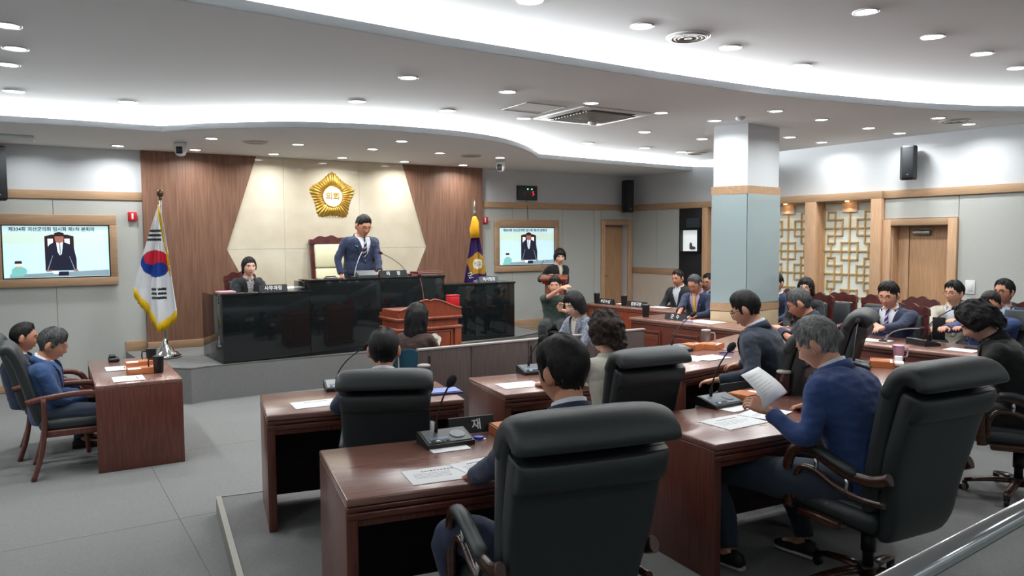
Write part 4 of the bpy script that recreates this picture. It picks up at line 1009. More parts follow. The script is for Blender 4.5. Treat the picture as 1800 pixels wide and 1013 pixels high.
mic_unit('grey microphone console on the grey-haired man desk', G(1264,712,T_), a4+.1, .30, .2, .7, color=mat('mic_light_panel', (120,128,132), .4))
nameplate('black nameplate behind the console on the grey-haired man desk', G(1290,700,T_)+Vector((.03,.1,0)), a4+.05, '', .26)
tray('orange document tray between console and held sheet', G(1320,704,T_)+Vector((.0,.02,0)), a4+.2)
tumbler('smoked brown tumbler with handle in front of the grey-haired man', G(1377,694,T_)+Vector((0,.0,0)), .046, .165, rz=.0, lid=mat('pale_lid', (170,165,160), .4))
paper_at('printed_sheet', 'large printed sheet lying on the grey-haired man desk', G(1290,742,T_), a4+.1, .33, .235)
paper_at('printed_sheet', 'printed sheet under the hand of grey-haired man', G(1345,727,T_+.003), a4+.35, .30, .215, lines=2, title=False)
paper_at('printed_sheet', 'white slip beneath the console on grey-haired man desk', G(1295,718,T_), a4+.2, .22, .12, lines=0, title=False)
a6 = math.radians(64)
tumbler('pink mug with handle on the far side of the desk', G(1579,634,T_), .046, .135, m=pinkc, lid=pinkc, rz=.2, cat='mug')
t = thing('tissue_pack', 'white tissue pack in front of the pink mug', 'tissue pack', G(1575,640,T_)+Vector((-.03,-.1,0)), a6); obj('pack', MB().box(-.06,.06,-.04,.04,0,.035,.01), paper, t); obj('tissue', MB().box(.05,.1,-.03,.03,.02,.07,.004), paper, t)
tray('orange tray on the pink mug desk', G(1545,641,T_)+Vector((0,-.05,0)), a6)
mic_unit('black microphone console left on the pink mug desk', G(1528,645,T_)+Vector((-.1,-.02,0)), a6, .30, .1, 1.4)
# left desk
tumbler('black tumbler with handle, farther one on the left desk', onl(1.0,.52), .046, .15, m=plastic_k, lid=plastic_k, rz=PI); tumbler('black tumbler with handle, nearer one on the left desk', onl(.42,.52), .046, .15, m=plastic_k, lid=plastic_k, rz=PI)
tray('orange document tray, farther one on the left desk', onl(.92,.42), LA+PI/2); tray('orange document tray, nearer one on the left desk', onl(.5,.40), LA+PI/2)
paper_at('printed_sheet', 'printed sheet, nearer one on the left desk', onl(.22,.26), LA+PI, .28, .24); paper_at('printed_sheet', 'printed sheet, farther one on the left desk', onl(.86,.22), LA+PI, .26, .2)
t = thing('black_pouch', 'small black crumpled pouch on the left desk far end', 'pouch', onl(1.38,.22), LA); obj('pouch', MB().box(-.09,.09,-.05,.05,0,.035,.015).box(-.03,.08,-.02,.04,.03,.06,.012), plastic_k, t)
# officials' desks
ga = 'nameplates on the officials desks'
nameplate('black nameplate on the yellow tie man desk', ono(.62,.18), OA, '군  수', .34)
tumbler('black tumbler at the left end of yellow tie man desk', ono(.1,.16), .05, .17, m=plastic_k, lid=plastic_g, handle=False)
paper_at('printed_sheet', 'open white papers before the yellow tie man', ono(1.0,.3), OA, .42, .3, lines=0, title=False)
t = thing('card_case', 'small patterned card on the yellow tie man desk', 'card', ono(.86,.14), OA); obj('card', MB().box(-.06,.06,-.03,.03,0,.02,.002), mat('lilac_card', (170,170,215), .6), t)
nameplate('tilted white-lettered nameplate, left one on second-row desk', ono(-1.75,.12,.871,1.0), OA, '부군수실', .36); nameplate('tilted white-lettered nameplate, right one on second-row desk', ono(-1.05,.12,.871,1.0), OA, '행정국장', .42)
tumbler('black tumbler, left one on the second-row desk', ono(-2.0,.14,.871,1.0), .05, .17, m=plastic_k, handle=False); tumbler('black tumbler, right one on the second-row desk', ono(-1.36,.14,.871,1.0), .05, .17, m=plastic_k, handle=False)
paper_at('printed_sheet', 'white papers on the second-row desk, left', ono(-1.55,.38,.871,1.0), OA, .3, .2, lines=0, title=False); paper_at('printed_sheet', 'white papers on the second-row desk, right', ono(-.8,.35,.871,1.0), OA, .3, .2, lines=0, title=False)
paper_at('printed_sheet', 'white papers on the desk just right of the pillar', ono(1.75,.4), OA, .34, .26, lines=0, title=False)
paper_at('printed_sheet', 'left white sheet before the striped tie man', ono(2.85,.30), OA, .3, .22); paper_at('printed_sheet', 'right white sheet before the striped tie man', ono(3.2,.28), OA+.1, .3, .2)
mic_unit('black microphone console with long gooseneck on the right officials desk', G(1622,606,.871), OA+PI-.4, .34, .6, -1.1)
gooseneck_long('microphone with red ring in front of the striped tie man', G(1560,602,.871)+Vector((-.02,.05,0)), D(1618,578,6.9))
paper_at('printed_sheet', 'white sheet on the right officials desk by blue sleeves', ono(4.05,.25), OA, .26, .18, lines=0, title=False)
t = thing('phone', 'small black phone under the hands of blue-suited man', 'phone', ono(4.05,.48), OA); obj('body', MB().box(-.07,.07,-.035,.035,0,.01,.003), plastic_k, t)
# handrail
a, b = G(1598,1010,1.2), G(1812,893,1.2); d = (b-a).normalized(); up_ = Vector((0,0,1)); a0 = a-d*1.2; b0 = b+d*3.0
t = thing('stair_handrail', 'polished chrome handrail crossing the bottom right corner', 'handrail', (a0.x,a0.y,.12), math.atan2(d.y,d.x)); Lr = (b0-a0).length
obj('rail', MB().tube([(0,0,1.08),(Lr,0,1.08)], .0265, 24), chrome, t)
obj('glass_panel', MB().box(.02,Lr-.02,-.115,-.105,.1,.985), mat('clear_glass', (215,235,228), .02, trans=1, ior=1.45), t)
obj('glass_edge', MB().box(.02,Lr-.02,-.116,-.104,.985,.99), mat('glass_edge_green', (150,190,182), .1), t)
for x in (.05, Lr-.1): obj('post', MB().cyl(x,0,0,1.06,.02).tube([(x,0,.8),(x,-.11,.8)],.01,8), chrome, t)
# ---------------------------------------------------------------- people
def skin_mat(n, rgb): return mat(n, rgb, .5, var=.07, vscale=22, bump=.15, bscale=220)
SK = skin_mat('skin_warm', (216,160,134)); SK2 = skin_mat('skin_tan', (200,140,112)); SK3 = skin_mat('skin_light', (230,184,162))
lipm = mat('lips', (168,92,84), .4); eyem = mat('eye_dark', (28,20,18), .2); eyew = mat('eye_white', (225,215,208), .3)
def hair_mat(n, a, b, rough=.38): return mat(n, a, rough, rgb2=b, vscale=34, stretch=(3,3,.7), bump=.8, bscale=170, spec=.5)  # second tone: streaks of strand tone with gloss highlights put into the colour
HB = hair_mat('black_hair', (14,13,14), (40,38,38)); HBr = hair_mat('dark_brown_hair', (34,26,24), (84,64,56)); HG = hair_mat('grey_hair', (84,84,84), (186,186,184), .5); HG2 = hair_mat('salt_pepper_hair', (40,40,41), (120,120,120), .5)
def cloth(n, rgb, b2=None, bump=.35, bs=700): return mat(n, rgb, .85, rgb2=b2, vscale=75 if b2 else 60, var=.0 if b2 else .06, bump=bump*.6, bscale=bs, sheen=.15)
navy = cloth('navy_suit', (40,50,78)); navy2 = cloth('dark_navy_suit', (40,50,66)); blue = cloth('blue_suit', (46,70,122)); denim = cloth('denim_jacket', (38,66,112), (58,90,138), .7, 260)
black = cloth('black_suit', (20,20,23)); blk2 = cloth('charcoal_suit', (26,30,34)); brown = cloth('brown_jacket', (60,42,38)); green = cloth('olive_polo', (46,60,52)); tweed = cloth('grey_tweed', (66,72,88), (150,157,172), .8, 300)
beige = cloth('beige_jacket', (172,166,152)); creamc = cloth('cream_top', (214,210,196)); white = cloth('white_shirt', (226,230,238), None, .2); lblue = cloth('light_blue_shirt', (172,196,222), None, .2); lilac = cloth('lilac_shirt', (196,170,205), None, .2)
steelblue = cloth('steel_blue_jacket', (52,66,92)); patt = cloth('patterned_blouse', (60,50,60), (210,205,205), .3); patt.node_tree.nodes['Noise Texture'].inputs['Scale'].default_value = 70
yel_t = cloth('yellow_tie', (255,204,70), None, .2); dk_t = mat('striped_navy_tie', (26,32,52), .6, rgb2=(26,32,52))
def stripe_mat(n, a, b, sc_, rot=.6):
    m = mat(n, a, .55); nt = m.node_tree; N = nt.nodes; L = nt.links; wv = N.new('ShaderNodeTexWave'); wv.inputs['Scale'].default_value = sc_; wv.bands_direction = 'DIAGONAL'
    tc = N.new('ShaderNodeTexCoord'); L.new(tc.outputs['Object'], wv.inputs['Vector']); r = N.new('ShaderNodeValToRGB'); r.color_ramp.interpolation = 'CONSTANT'
    r.color_ramp.elements[0].color = (*lin(a),1); r.color_ramp.elements[1].color = (*lin(b),1); r.color_ramp.elements[1].position = .72
    L.new(wv.outputs['Fac'], r.inputs[0]); L.new(r.outputs[0], N['Principled BSDF'].inputs['Base Color']); return m
dk_t = stripe_mat('navy_striped_tie', (24,28,46), (176,182,196), 9); pu_t = stripe_mat('purple_striped_tie', (62,44,110), (206,200,220), 11)
shoe_m = mat('black_sneaker', (26,28,30), .6); sole_m = mat('pale_sole', (206,204,196), .7); goldframe = mat('thin_metal_frame', (150,120,80), .3, .8); blackframe = mat('black_frame', (16,16,18), .3)
DG = bpy.context.evaluated_depsgraph_get
def remesh(mb, voxel, smooth=3):
    me = mb.mesh('tmp', []); o = bpy.data.objects.new('tmp', me); C.objects.link(o)
    m = o.modifiers.new('r','REMESH'); m.mode = 'VOXEL'; m.voxel_size = voxel
    if smooth: s = o.modifiers.new('s','SMOOTH'); s.iterations = smooth; s.factor = .5
    out = bpy.data.meshes.new_from_object(o.evaluated_get(DG())); bpy.data.objects.remove(o); bpy.data.meshes.remove(me)
    return out
def getv(me):
    a = np.empty(len(me.vertices)*3); me.vertices.foreach_get('co', a); return a.reshape(-1,3)
def wrinkle(me, amp, sc_, seed):
    a = getv(me); n = np.empty(len(me.vertices)*3); me.vertices.foreach_get('normal', n); n = n.reshape(-1,3)
    of = Vector((seed*3.1, seed*1.7, 0)); d = np.array([noise.noise(Vector((p[0]*sc_*.8, p[1]*sc_*.8, p[2]*sc_*1.5))+of)+.5*noise.noise(Vector((p[0]*sc_*2.3, p[1]*sc_*2.3, p[2]*sc_*3.6))+of) for p in a])
    a += n*(d*amp)[:,None]; me.vertices.foreach_set('co', a.ravel()); me.update()
HW, HD, HH = .0825, .100, .122
def headpt(d):
    x, y, z = d.x*HW, d.y*HD, d.z*HH
    t = max(0, (-z-.005)/.115); x *= 1-.34*t**1.5
    if y < 0: y *= 1-.50*min(1,t*1.2)
    else: y *= 1-.06*t; 
    y += .010*t
    if y > .0:
        g = lambda x0,z0,sx,sz,a: a*math.exp(-((x-x0)/sx)**2-((z-z0)/sz)**2)
        y += g(0,-.028,.012,.014,.020)+g(0,-.006,.009,.022,.010)+g(0,.034,.05,.012,.004)-g(.031,.008,.015,.012,.008)-g(-.031,.008,.015,.012,.008)
        y += g(0,-.060,.020,.008,.006)-g(0,-.074,.018,.005,.003)+g(0,-.096,.020,.014,.007)+g(.038,-.03,.02,.02,.004)+g(-.038,-.03,.02,.02,.004)+g(.011,-.036,.007,.007,.004)+g(-.011,-.036,.007,.007,.004)
    return Vector((x,y,z))
def head_mb(mb, M):
    n, k = 56, 44; rings = []
    for i in range(k+1):
        a = -PI/2+PI*i/k; a = max(-PI/2+.03, min(PI/2-.03, a))
        rings.append([headpt(Vector((math.cos(a)*math.cos(2*PI*j/n), math.cos(a)*math.sin(2*PI*j/n), math.sin(a)))) for j in range(n)])
    mb.loft(rings, M=M)
    for s in (-1,1):
        R = Matrix.Rotation(s*-.35,3,'Z')@Matrix.Rotation(-.15,3,'X')
        mb.ell((s*.087,-.008,-.006),(.010,.020,.034),12,8,M=M,R=R); mb.ell((s*.083,.0,-.03),(.009,.012,.013),8,6,M=M,R=R)
def rad(ph, z):
    t = math.sqrt(max(0,1-(z/HH)**2)); return HW*t, HD*t
def hair_point(ph, th, off, long_z=0, flare=0, keep=0):
    z = HH*math.sin(th); t = math.cos(th)
    x, y = HW*t*math.sin(ph), HD*t*math.cos(ph)
    if z < 0:
        q = -z/HH; back = max(0,-math.cos(ph))
        if keep == 0:
            hp_ = headpt(Vector((t*math.sin(ph),t*math.cos(ph),math.sin(th)))); x, y = hp_.x, hp_.y
            if back > 0: y = min(y, -.070*back)
        else: x = HW*math.sin(ph)*(1+flare*q); y = HD*math.cos(ph)*(1+flare*q*.5)
    nrm = Vector((math.sin(ph)*max(.25,math.cos(th)), math.cos(ph)*max(.25,math.cos(th)), max(-.3,math.sin(th))))
    return Vector((x,y,z))+nrm.normalized()*off
def make_hair(parent, M, H, near):
    """H: top, side thickness; ends by azimuth (front, temple, side, back) in metres below/above ear level; long; noise"""
    ends_ = 0; top, side = H.get('top',.020), H.get('side',.010); ends = H.get('ends',(.066,.03,-.012,-.075)); keep = 1 if H.get('long') else 0
    namp, nsc = H.get('noise',.004), H.get('nscale',55); part = H.get('part',0); bald = H.get('bald',0); seed = H.get('seed',1)
    of = Vector((seed*5.3,seed*2.1,seed))
    nph, nth = (110,52) if near else (64,30)
    def zend(ph):
        a = abs(ph)/PI        # 0 front, 1 back
        ks = [(0,ends[0]),(.17,ends[0]-.003),(.30,ends[1]),(.42,ends[2]),(.62,ends[2]),(.78,ends[3]),(1.0,ends[3])] if keep else [(0,ends[0]),(.16,ends[0]-.002),(.27,ends[1]+.004),(.37,ends[1]-.018),(.41,ends[2]-.016),(.455,ends[2]-.016),(.495,ends[2]+.020),(.54,ends[2]+.008),(.59,-.045),(.76,ends[3]-.002),(1.0,ends[3]-.006)]
        for (a0,z0),(a1,z1) in zip(ks,ks[1:]):
            if a <= a1: u = (a-a0)/(a1-a0); u = u*u*(3-2*u); return z0+(z1-z0)*u
        return ends[3]
    def thick(ph, th):
        u = max(0, math.sin(th)); fr = max(0, math.cos(ph))
        t = side+(top-side)*u**.6 + H.get('front',0)*fr*max(0,math.sin(th))*math.cos(th)*1.6
        if part: t -= .008*math.exp(-((math.cos(th)*math.sin(ph)-part)/.06)**2)*(1 if fr > -.1 else 0)
        if bald:
            p = Vector((math.cos(th)*math.sin(ph), math.cos(th)*math.cos(ph), math.sin(th))); c = Vector((.0,-.42,.9)).normalized()
            t -= (top+.004)*bald*math.exp(-((p-c).length/.30)**2)
        return t
    rings = []; 
    def pt(ph, u, extra=0, k=0):
        ze = zend(ph)+(noise.noise(Vector((math.sin(ph)*4+seed,math.cos(ph)*4,seed)))*.016+noise.noise(Vector((math.sin(ph)*16,math.cos(ph)*16,seed)))*.012 if abs(ph) < 1.2 or keep == 0 else 0); zlo = ze if ze > -HH*.93 else -HH*.93
        th0 = PI/2-.02; th1 = math.asin(max(-.95,min(.95,zlo/HH))); th = th0+(th1-th0)*u
        e = min(1, (1-u)*9); g_ = min(1, (1-u)/H.get('fade',.5)); g_ = g_*g_*(3-2*g_); wf = min(1,max(0,(abs(ph)-.5)/.7)); tp = (-.10+1.10*g_) if not keep else (.8+.2*e)*wf+(-.05+1.05*g_)*(1-wf)
        p0 = hair_point(ph, th, 0, keep=keep, flare=H.get('flare',0))
        nz = noise.noise(p0*nsc+of)+ .6*noise.noise(Vector((p0.x*nsc*2.3,p0.y*nsc*2.3,p0.z*nsc*(.9 if not H.get('curly') else 2.3)))+of)
        q = hair_point(ph, th, thick(ph,th)*tp+nz*namp*(.4+.6*e)+extra, keep=keep, flare=H.get('flare',0))
        if ze < zlo: q.z += (ze-zlo)*max(0,(u-.45)/.55)**1.0
        return q
    for i in range(nth+1):
        u = i/nth; rings.append([pt(-PI+2*PI*j/nph, u) for j in range(nph)])
    inner = []
    for j in range(nph):
        ph = -PI+2*PI*j/nph; q = rings[-1][j].copy(); q.x *= .86; q.y *= .86; q.z += .004; inner.append(q)
    rings.append(inner)
    mid_ = [Vector((p.x*.5,p.y*.5,max(p.z+.02,-.02))) for p in inner]; rings.append(mid_)
    mb = MB().loft(rings, M=M)
    if near:
        rnd = random.Random(seed); L_ = H.get('strand',.30)
        for _ in range(int(near)):
            ph = rnd.uniform(-PI,PI); u0 = rnd.random()**.8*(.93 if not keep else .85); du = L_*rnd.uniform(.5,1.1); sw = rnd.uniform(-.12,.12)+H.get('sweep',0)*math.cos(ph)*.5
            lift = rnd.uniform(.0,.0035)+(.004*rnd.random() if H.get('curly') else 0); P_ = []
            if bald and (pt(ph,u0)-hair_point(ph,PI/2-(PI/2)*u0,0)).length < .006: continue
            for s in range(4):
                u = min(1.0,u0+du*s/3); P_.append(pt(ph+sw*s/3+(rnd.uniform(-.1,.1) if H.get('curly') else 0), u, .0005+lift*(s/3 if u < .97 else .3)))
            w_ = rnd.uniform(.0008,.0017)
            vs = []; 
            for s,p in enumerate(P_):
                tdir = Vector((-math.cos(ph),math.sin(ph),0)).cross(Vector((0,0,1))) if False else Vector((math.cos(ph),-math.sin(ph),0))
                ww = w_*(1-.85*s/3); vs += [p-tdir*ww, p+tdir*ww]
            mb.add(vs, [(0,1,3,2),(2,3,5,4),(4,5,7,6)], 0, True, M)
    return obj('hair', mb, H.get('mat',HB), parent)
def hand_mb(mb, wrist, d, nrm, side, curl=.5, k=1.0, M=None):
    """d: towards the fingers, nrm: back of the hand, side: direction of the thumb"""
    d = d.normalized(); nrm = (nrm-d*nrm.dot(d)).normalized(); s = d.cross(nrm); s = s if s.dot(side) > 0 else -s
    rings = []
    for u, hw, ht in ((-.02,.024,.020),(.0,.027,.020),(.03,.038,.017),(.06,.042,.015),(.085,.041,.013),(.092,.036,.010)):
        c = wrist+d*u*k-nrm*(.004*u/.08)
        rings.append([c+s*(math.copysign(abs(math.cos(a))**.7,math.cos(a))*hw*k)+nrm*(math.copysign(abs(math.sin(a))**.8,math.sin(a))*ht*k) for a in [2*PI*j/16 for j in range(16)]])
    mb.loft(rings, M=M)
    for i,(o,L_) in enumerate(((.030,.068),(.010,.077),(-.010,.072),(-.029,.056))):
        p = wrist+d*.080*k+s*o*k; pts = [wrist+d*.05*k+s*o*.9*k, p]; a = 0; r = [.0095*k,.0095*k]; dd = d
        for f in (.45,.30,.25):
            a += curl*(.8 if f != .45 else .55)+.04*i; dd = d*math.cos(a)-nrm*math.sin(a); p = p+dd*L_*f*k; pts.append(p); r.append((.0088 if f == .45 else .0078 if f == .3 else .006)*k)
        mb.tube(pts, r, 9, M=M)
    b = wrist+d*.018*k+s*.026*k
    mb.tube([wrist+d*.005*k+s*.01*k, b, b+(d*.7+s*.75-nrm*.15).normalized()*.034*k, b+(d*.85+s*.55-nrm*.3).normalized()*.060*k, b+(d*.95+s*.40-nrm*.45).normalized()*.082*k], [.013*k,.0135*k,.0105*k,.009*k,.0065*k], 9, M=M)
NP = [0]
def person(label, px, py, Y_, facing, floor, pose='sit', lean=10, pitch=10, hyaw=0, tilt=0, hands=None, top=navy, V=(.45,.085), shirt=white, tie=None, sleeve='long', bottom=None, skin=SK, hair=None, glasses=None, hs=1.0, wide=1.0, seat=.47, hcurl=.5, near=0, lapel=True, legs=True, sneakers=False, zoff=0, depth=1.0, knees=None, collar_h=.045, badge=False, extra=None, slouch=.03):
    NP[0] += 1; seed = NP[0]; bottom = bottom or top; hair = hair or {}
    Ht = D(px, py, Y_); zc = Ht.z-(.122+hair.get('top',.02)*.8)*hs*(1-.06*math.sin(math.radians(abs(pitch))))-floor+zoff
    fr = facing-PI/2; Rz = Matrix.Rotation(fr,3,'Z')
    rp = math.radians(pitch); hs = hs*1.05; wide = wide*1.05
    # skull centre relative to neck base
    nv = Vector((0,.030+.085*math.sin(rp),.134-.05*math.sin(rp)*(1 if pitch > 0 else 0)-.10*(1-math.cos(rp))))*hs
    pz = (seat+.085) if pose == 'sit' else .93*(zc+.12*hs)/1.70
    v = zc-nv.z-pz; yo = v*math.tan(math.radians(lean))
    P0_ = Vector((0,0,pz)); N_ = Vector((0,yo,zc-nv.z)); Hc = N_+nv
    root_xy = Vector((Ht.x,Ht.y,0))-Rz@Vector((0,Hc.y,0))
    root = thing('person', label, 'person', (root_xy.x,root_xy.y,floor), fr)
    Wm = Matrix.Translation(root_xy+Vector((0,0,floor)))@Matrix.Rotation(fr,4,'Z'); Wi = Wm.inverted()
    HM = Matrix.Translation(Hc)@Matrix.Rotation(math.radians(hyaw),4,'Z')@Matrix.Rotation(-rp,4,'X')@Matrix.Rotation(math.radians(tilt),4,'Y')@Matrix.Scale(hs,4)
    ax = N_-P0_; Lt = ax.length; up = ax.normalized(); fw = Vector((0,up.z,-up.y))
    def spine(s): return P0_+ax*s-fw*(slouch*math.sin(PI*min(1,max(0,s))))
    k_ = wide
    prof = [(-.16,.178,.118),(-.05,.180,.126),(.08,.174,.124),(.25,.166,.118),(.42,.172,.120),(.58,.184,.124),(.72,.194,.122),(.82,.196,.112),(.89,.176,.096),(.94,.130,.080),(.98,.088,.068),(1.02,.066,.062)]
    def rr(s):
        for (a,x0,y0),(b,x1,y1) in zip(prof,prof[1:]):
            if s <= b: u = max(0,(s-a)/(b-a)); return (x0+(x1-x0)*u)*k_, (y0+(y1-y0)*u)*k_*depth
        return prof[-1][1]*k_, prof[-1][2]*k_
    def ring(s, off, n=28):
        rx, ry = rr(s); c = spine(s); fo = 1 if s < .9 else 1
        o = []
        for j in range(n):
            a = 2*PI*j/n; ca, sa = math.cos(a), math.sin(a)
            o.append(c+Vector((1,0,0))*(math.copysign(abs(ca)**.85,ca)*(rx+off))+fw*(math.copysign(abs(sa)**.85,sa)*(ry+off)))
        return o
    def surf(s, x, off):
        rx, ry = rr(s); q = min(.999, abs(x)/(rx)); return spine(s)+Vector((1,0,0))*x+fw*((ry)*(1-q**(2/.85))**(.85/2)+off)
    ss = [p[0] for p in prof]
    sh = {}; el = {}; wr_ = {}
    for sd in (-1,1):
        S = spine(.86)+Vector((sd*.165*k_,0,-.012)); sh[sd] = S
        if hands and hands.get(sd) is not None:
            T = hands[sd]; T = (Wi@Vector(T[1])) if T[0] == 'w' else Vector(T[1])
        else: T = Vector((sd*.13, .40, pz+.10)) if pose == 'sit' else Vector((sd*.25,.05,pz-.06))
        dv = T-S; L1, L2 = .285, .255
        if dv.length > (L1+L2)*.985:
            if dv.length > (L1+L2)*1.12: T = S+dv.normalized()*(L1+L2)*1.1; dv = T-S
            f = dv.length/((L1+L2)*.985); L1 *= f; L2 *= f
        dl = max(.08, dv.length); a = (L1*L1-L2*L2+dl*dl)/(2*dl); hgt = math.sqrt(max(0,L1*L1-a*a)); dn = dv.normalized()
        pole = Vector((sd*(.7 if not hands or not hands.get('pole') else hands['pole']),-.25,-1)); pole = (pole-dn*pole.dot(dn)).normalized()
        el[sd] = S+dn*a+pole*hgt; wr_[sd] = T
    def armpts(sd, full=1.0):
        S, E, W_ = sh[sd], el[sd], wr_[sd]; inn = spine(.84)+Vector((sd*.08*k_,0,0))
        return [inn, S+(E-S)*.04, S+(E-S)*.35, S+(E-S)*.7, E+(S-E)*.1+(W_-E)*.04, E+(W_-E)*.3, E+(W_-E)*.65, W_]
    hipx = .095*k_
    def legpts(sd):
        if pose == 'sit':
            K = Vector((sd*.15,.43,seat+.06)) if not knees or knees.get(sd) is None else (Wi@Vector(knees[sd][0]))
            A_ = Vector((sd*.15,.44,.10)) if not knees or knees.get(sd) is None else (Wi@Vector(knees[sd][1]))
            return [Vector((sd*hipx,-.02,pz-.0)), Vector((sd*hipx,.0,pz))*.5+K*.5+Vector((0,0,.0)), K, K*.5+A_*.5+Vector((0,-.02,0)), A_]
        return [Vector((sd*hipx,0,pz)), Vector((sd*.10,.01,pz*.75)), Vector((sd*.10,.02,pz*.53)), Vector((sd*.10,-.02,pz*.3)), Vector((sd*.10,-.02,.09))]
    vb = max(.0055, min(.010, Y_*.00085))
    # body: one continuous skin surface
    mb = MB(); mb.loft([ring(s,-.030 if s < .95 else -.012,20) for s in ss[1:]])
    neck_top = Hc+(HM.to_3x3()@Vector((0,-.018,-.05))); n0 = spine(.93)
    mb.tube([n0, N_+Vector((0,-.004,.01)), (N_+neck_top)*.5, neck_top], [.060*hs,.056*hs,.052*hs,.050*hs], 18)
    head_mb(mb, HM)
    for sd in (-1,1):
        mb.tube(armpts(sd), [.045,.042,.040,.036,.034,.033,.028,.024], 12)
        if legs or True:
            L_ = legpts(sd); mb.tube(L_, [.070,.062,.048,.044,.034], 12); mb.tube([L_[-1], L_[-1]+Vector((0,.05,-.05)), L_[-1]+Vector((0,.13,-.06))], [.034,.032,.022], 10)
    me = remesh(mb, vb, 2)
    # hands are finer, then joined to the same mesh
    hm = MB()
    for sd in (-1,1):
        dd = (wr_[sd]-el[sd]).normalized(); nn = Vector((0,0,1)); dv = dd.copy(); thumb = Vector((-sd,0,.1))
        if hands and hands.get(('d',sd)) is not None: dv = (Wi.to_3x3()@Vector(hands[('d',sd)]))
        if hands and hands.get(('n',sd)) is not None: nn = (Wi.to_3x3()@Vector(hands[('n',sd)]))
        if abs(nn.normalized().dot(dv.normalized())) > .95: nn = Vector((0,1,0))
        hand_mb(hm, wr_[sd]+dd*.012, dv, nn, thumb, hcurl if not (hands and hands.get(('c',sd)) is not None) else hands[('c',sd)], .98)
    hme = remesh(hm, .0034 if Y_ < 7 else .0045, 1)
    va = getv(me); vh = getv(hme); fa = [tuple(p.vertices) for p in me.polygons]; fh = [tuple(i+len(va) for i in p.vertices) for p in hme.polygons]
    bme = bpy.data.meshes.new('body'); bme.from_pydata(np.vstack([va,vh]).tolist(), [], fa+fh); bme.polygons.foreach_set('use_smooth',[True]*len(bme.polygons))
    bme.materials.append(skin); bpy.data.meshes.remove(me); bpy.data.meshes.remove(hme)
    body = obj('body', bme, None, root)
    # face
    for sd in (-1,1):
        fc = MB(); f2 = MB()
        f2.tube([HM@Vector((sd*x,y,z)) for x,y,z in ((.014,.0975,.026),(.026,.0955,.0315),(.038,.089,.031),(.049,.080,.025))], [.0028*hs,.0036*hs,.003*hs,.0015*hs], 6, flat=1)
        fc.ell((sd*.031,.0835,.0075),(.0125,.006,.0034 if pitch > 14 else .005),10,6,M=HM)
        obj('eye', fc, eyem, root); obj('eyebrow', f2, hair.get('mat',HB), root)
    obj('lips', MB().ell((0,.0935,-.0625),(.020,.007,.0034),12,6,M=HM).ell((0,.0925,-.069),(.017,.007,.0040),12,6,M=HM), lipm, root)
    make_hair(root, HM, hair, near)
    if glasses:
        g = MB()
        for sd in (-1,1):
            g.tube([HM@Vector((sd*.033+.025*math.cos(a)*(1 if abs(math.cos(a)) < .8 else 1), .107-.006*abs(math.cos(a)), .004+.0185*math.sin(a))) for a in [2*PI*i/20 for i in range(20)]], .0017*hs if glasses is goldframe else .0026*hs, 6, closed=True)
            g.tube([HM@Vector(p) for p in ((sd*.058,.102,.010),(sd*.084,.07,.012),(sd*.092,.0,.012),(sd*.090,-.015,.0))], .0018*hs, 6)
        g.tube([HM@Vector(p) for p in ((-.009,.108,.008),(0,.110,.011),(.009,.108,.008))], .0018*hs, 6)
        obj('glasses', g, glasses, root)
    # top garment
    jv = .0105 if Y_ < 5 else .013
    mb = MB(); mb.loft([ring(s,.004,30) for s in ss[:-1 if collar_h else None][:11]])
    R_ = [.062,.066,.060,.055,.053,.050,.045,.041] if sleeve == 'long' else [.062,.066,.062,.060]
    R_ = [r*(.92+.08*k_)*(.93 if hair.get('long') else 1) for r in R_]
    for sd in (-1,1):
        ap = armpts(sd); ap[-1] = ap[-1]-(wr_[sd]-el[sd]).normalized()*.012
        if sleeve != 'long': ap = ap[:4]
        q = smooth_curve(ap,3); rad_ = list(np.interp(np.linspace(0,len(R_)-1,len(q)), range(len(R_)), R_))
        mb.tube(q, [float(r) for r in rad_], 14)
        mb.ell(sh[sd]+Vector((-sd*.01,0,.002)), (.066*k_,.064,.060), 12, 8)
    if pose == 'sit':   # skirt of the jacket over hips
        mb.ell(P0_+Vector((0,.03,-.02)), (.185*k_,.135*k_,.09), 20, 10)
    me = remesh(mb, jv, 4); wrinkle(me, .0075, 8, seed); wrinkle(me, .0035, 24, seed+3)
    if V:
        s0, wv = V; bm = bmesh.new(); bm.from_mesh(me); dele = []
        for f in bm.faces:
            c = f.calc_center_median(); s = (c-P0_).dot(ax)/Lt**2; x = c.x; fwd = (c-spine(s)).dot(fw)
            if fwd > .02 and s0 < s < 1.2 and abs(x) < wv*min(1,((s-s0)/(1-s0)))**.9*k_: dele.append(f)
        bmesh.ops.delete(bm, geom=dele, context='FACES'); bm.to_mesh(me); bm.free()
    me.materials.append(top); me.polygons.foreach_set('use_smooth',[True]*len(me.polygons))
    jk = obj('jacket' if V else 'shirt', me, None, root)
    md = jk.modifiers.new('s','SOLIDIFY'); md.thickness = .004; md.offset = -1
    if V:
        obj('shirt', MB().loft([ring(s,-.011 if s < .8 else -.018,30) for s in [.05,.25,.42,.58,.72,.82,.89,.94,.98]]), shirt or white, root)
        if lapel:
            lp_ = MB()
            for sd in (-1,1):
                rg = []
                for i in range(13):
                    u = i/12; s = s0-.02+(.965-s0+.02)*u; xi = wv*max(0,min(1,(s-s0)/(1-s0)))**.9*k_*.97; w_ = (.012+.055*u**.8 if u < .72 else .067-.03*((u-.72)/.28))*k_
                    a, b = surf(s,sd*xi,.012), surf(s,sd*min(xi+w_, rr(s)[0]*.93),.013)
                    rg.append([a-fw*.004,b-fw*.004,b+fw*.003,a+fw*.004])
                lp_.loft(rg, smooth=False)
            obj('lapel', lp_, top, root)
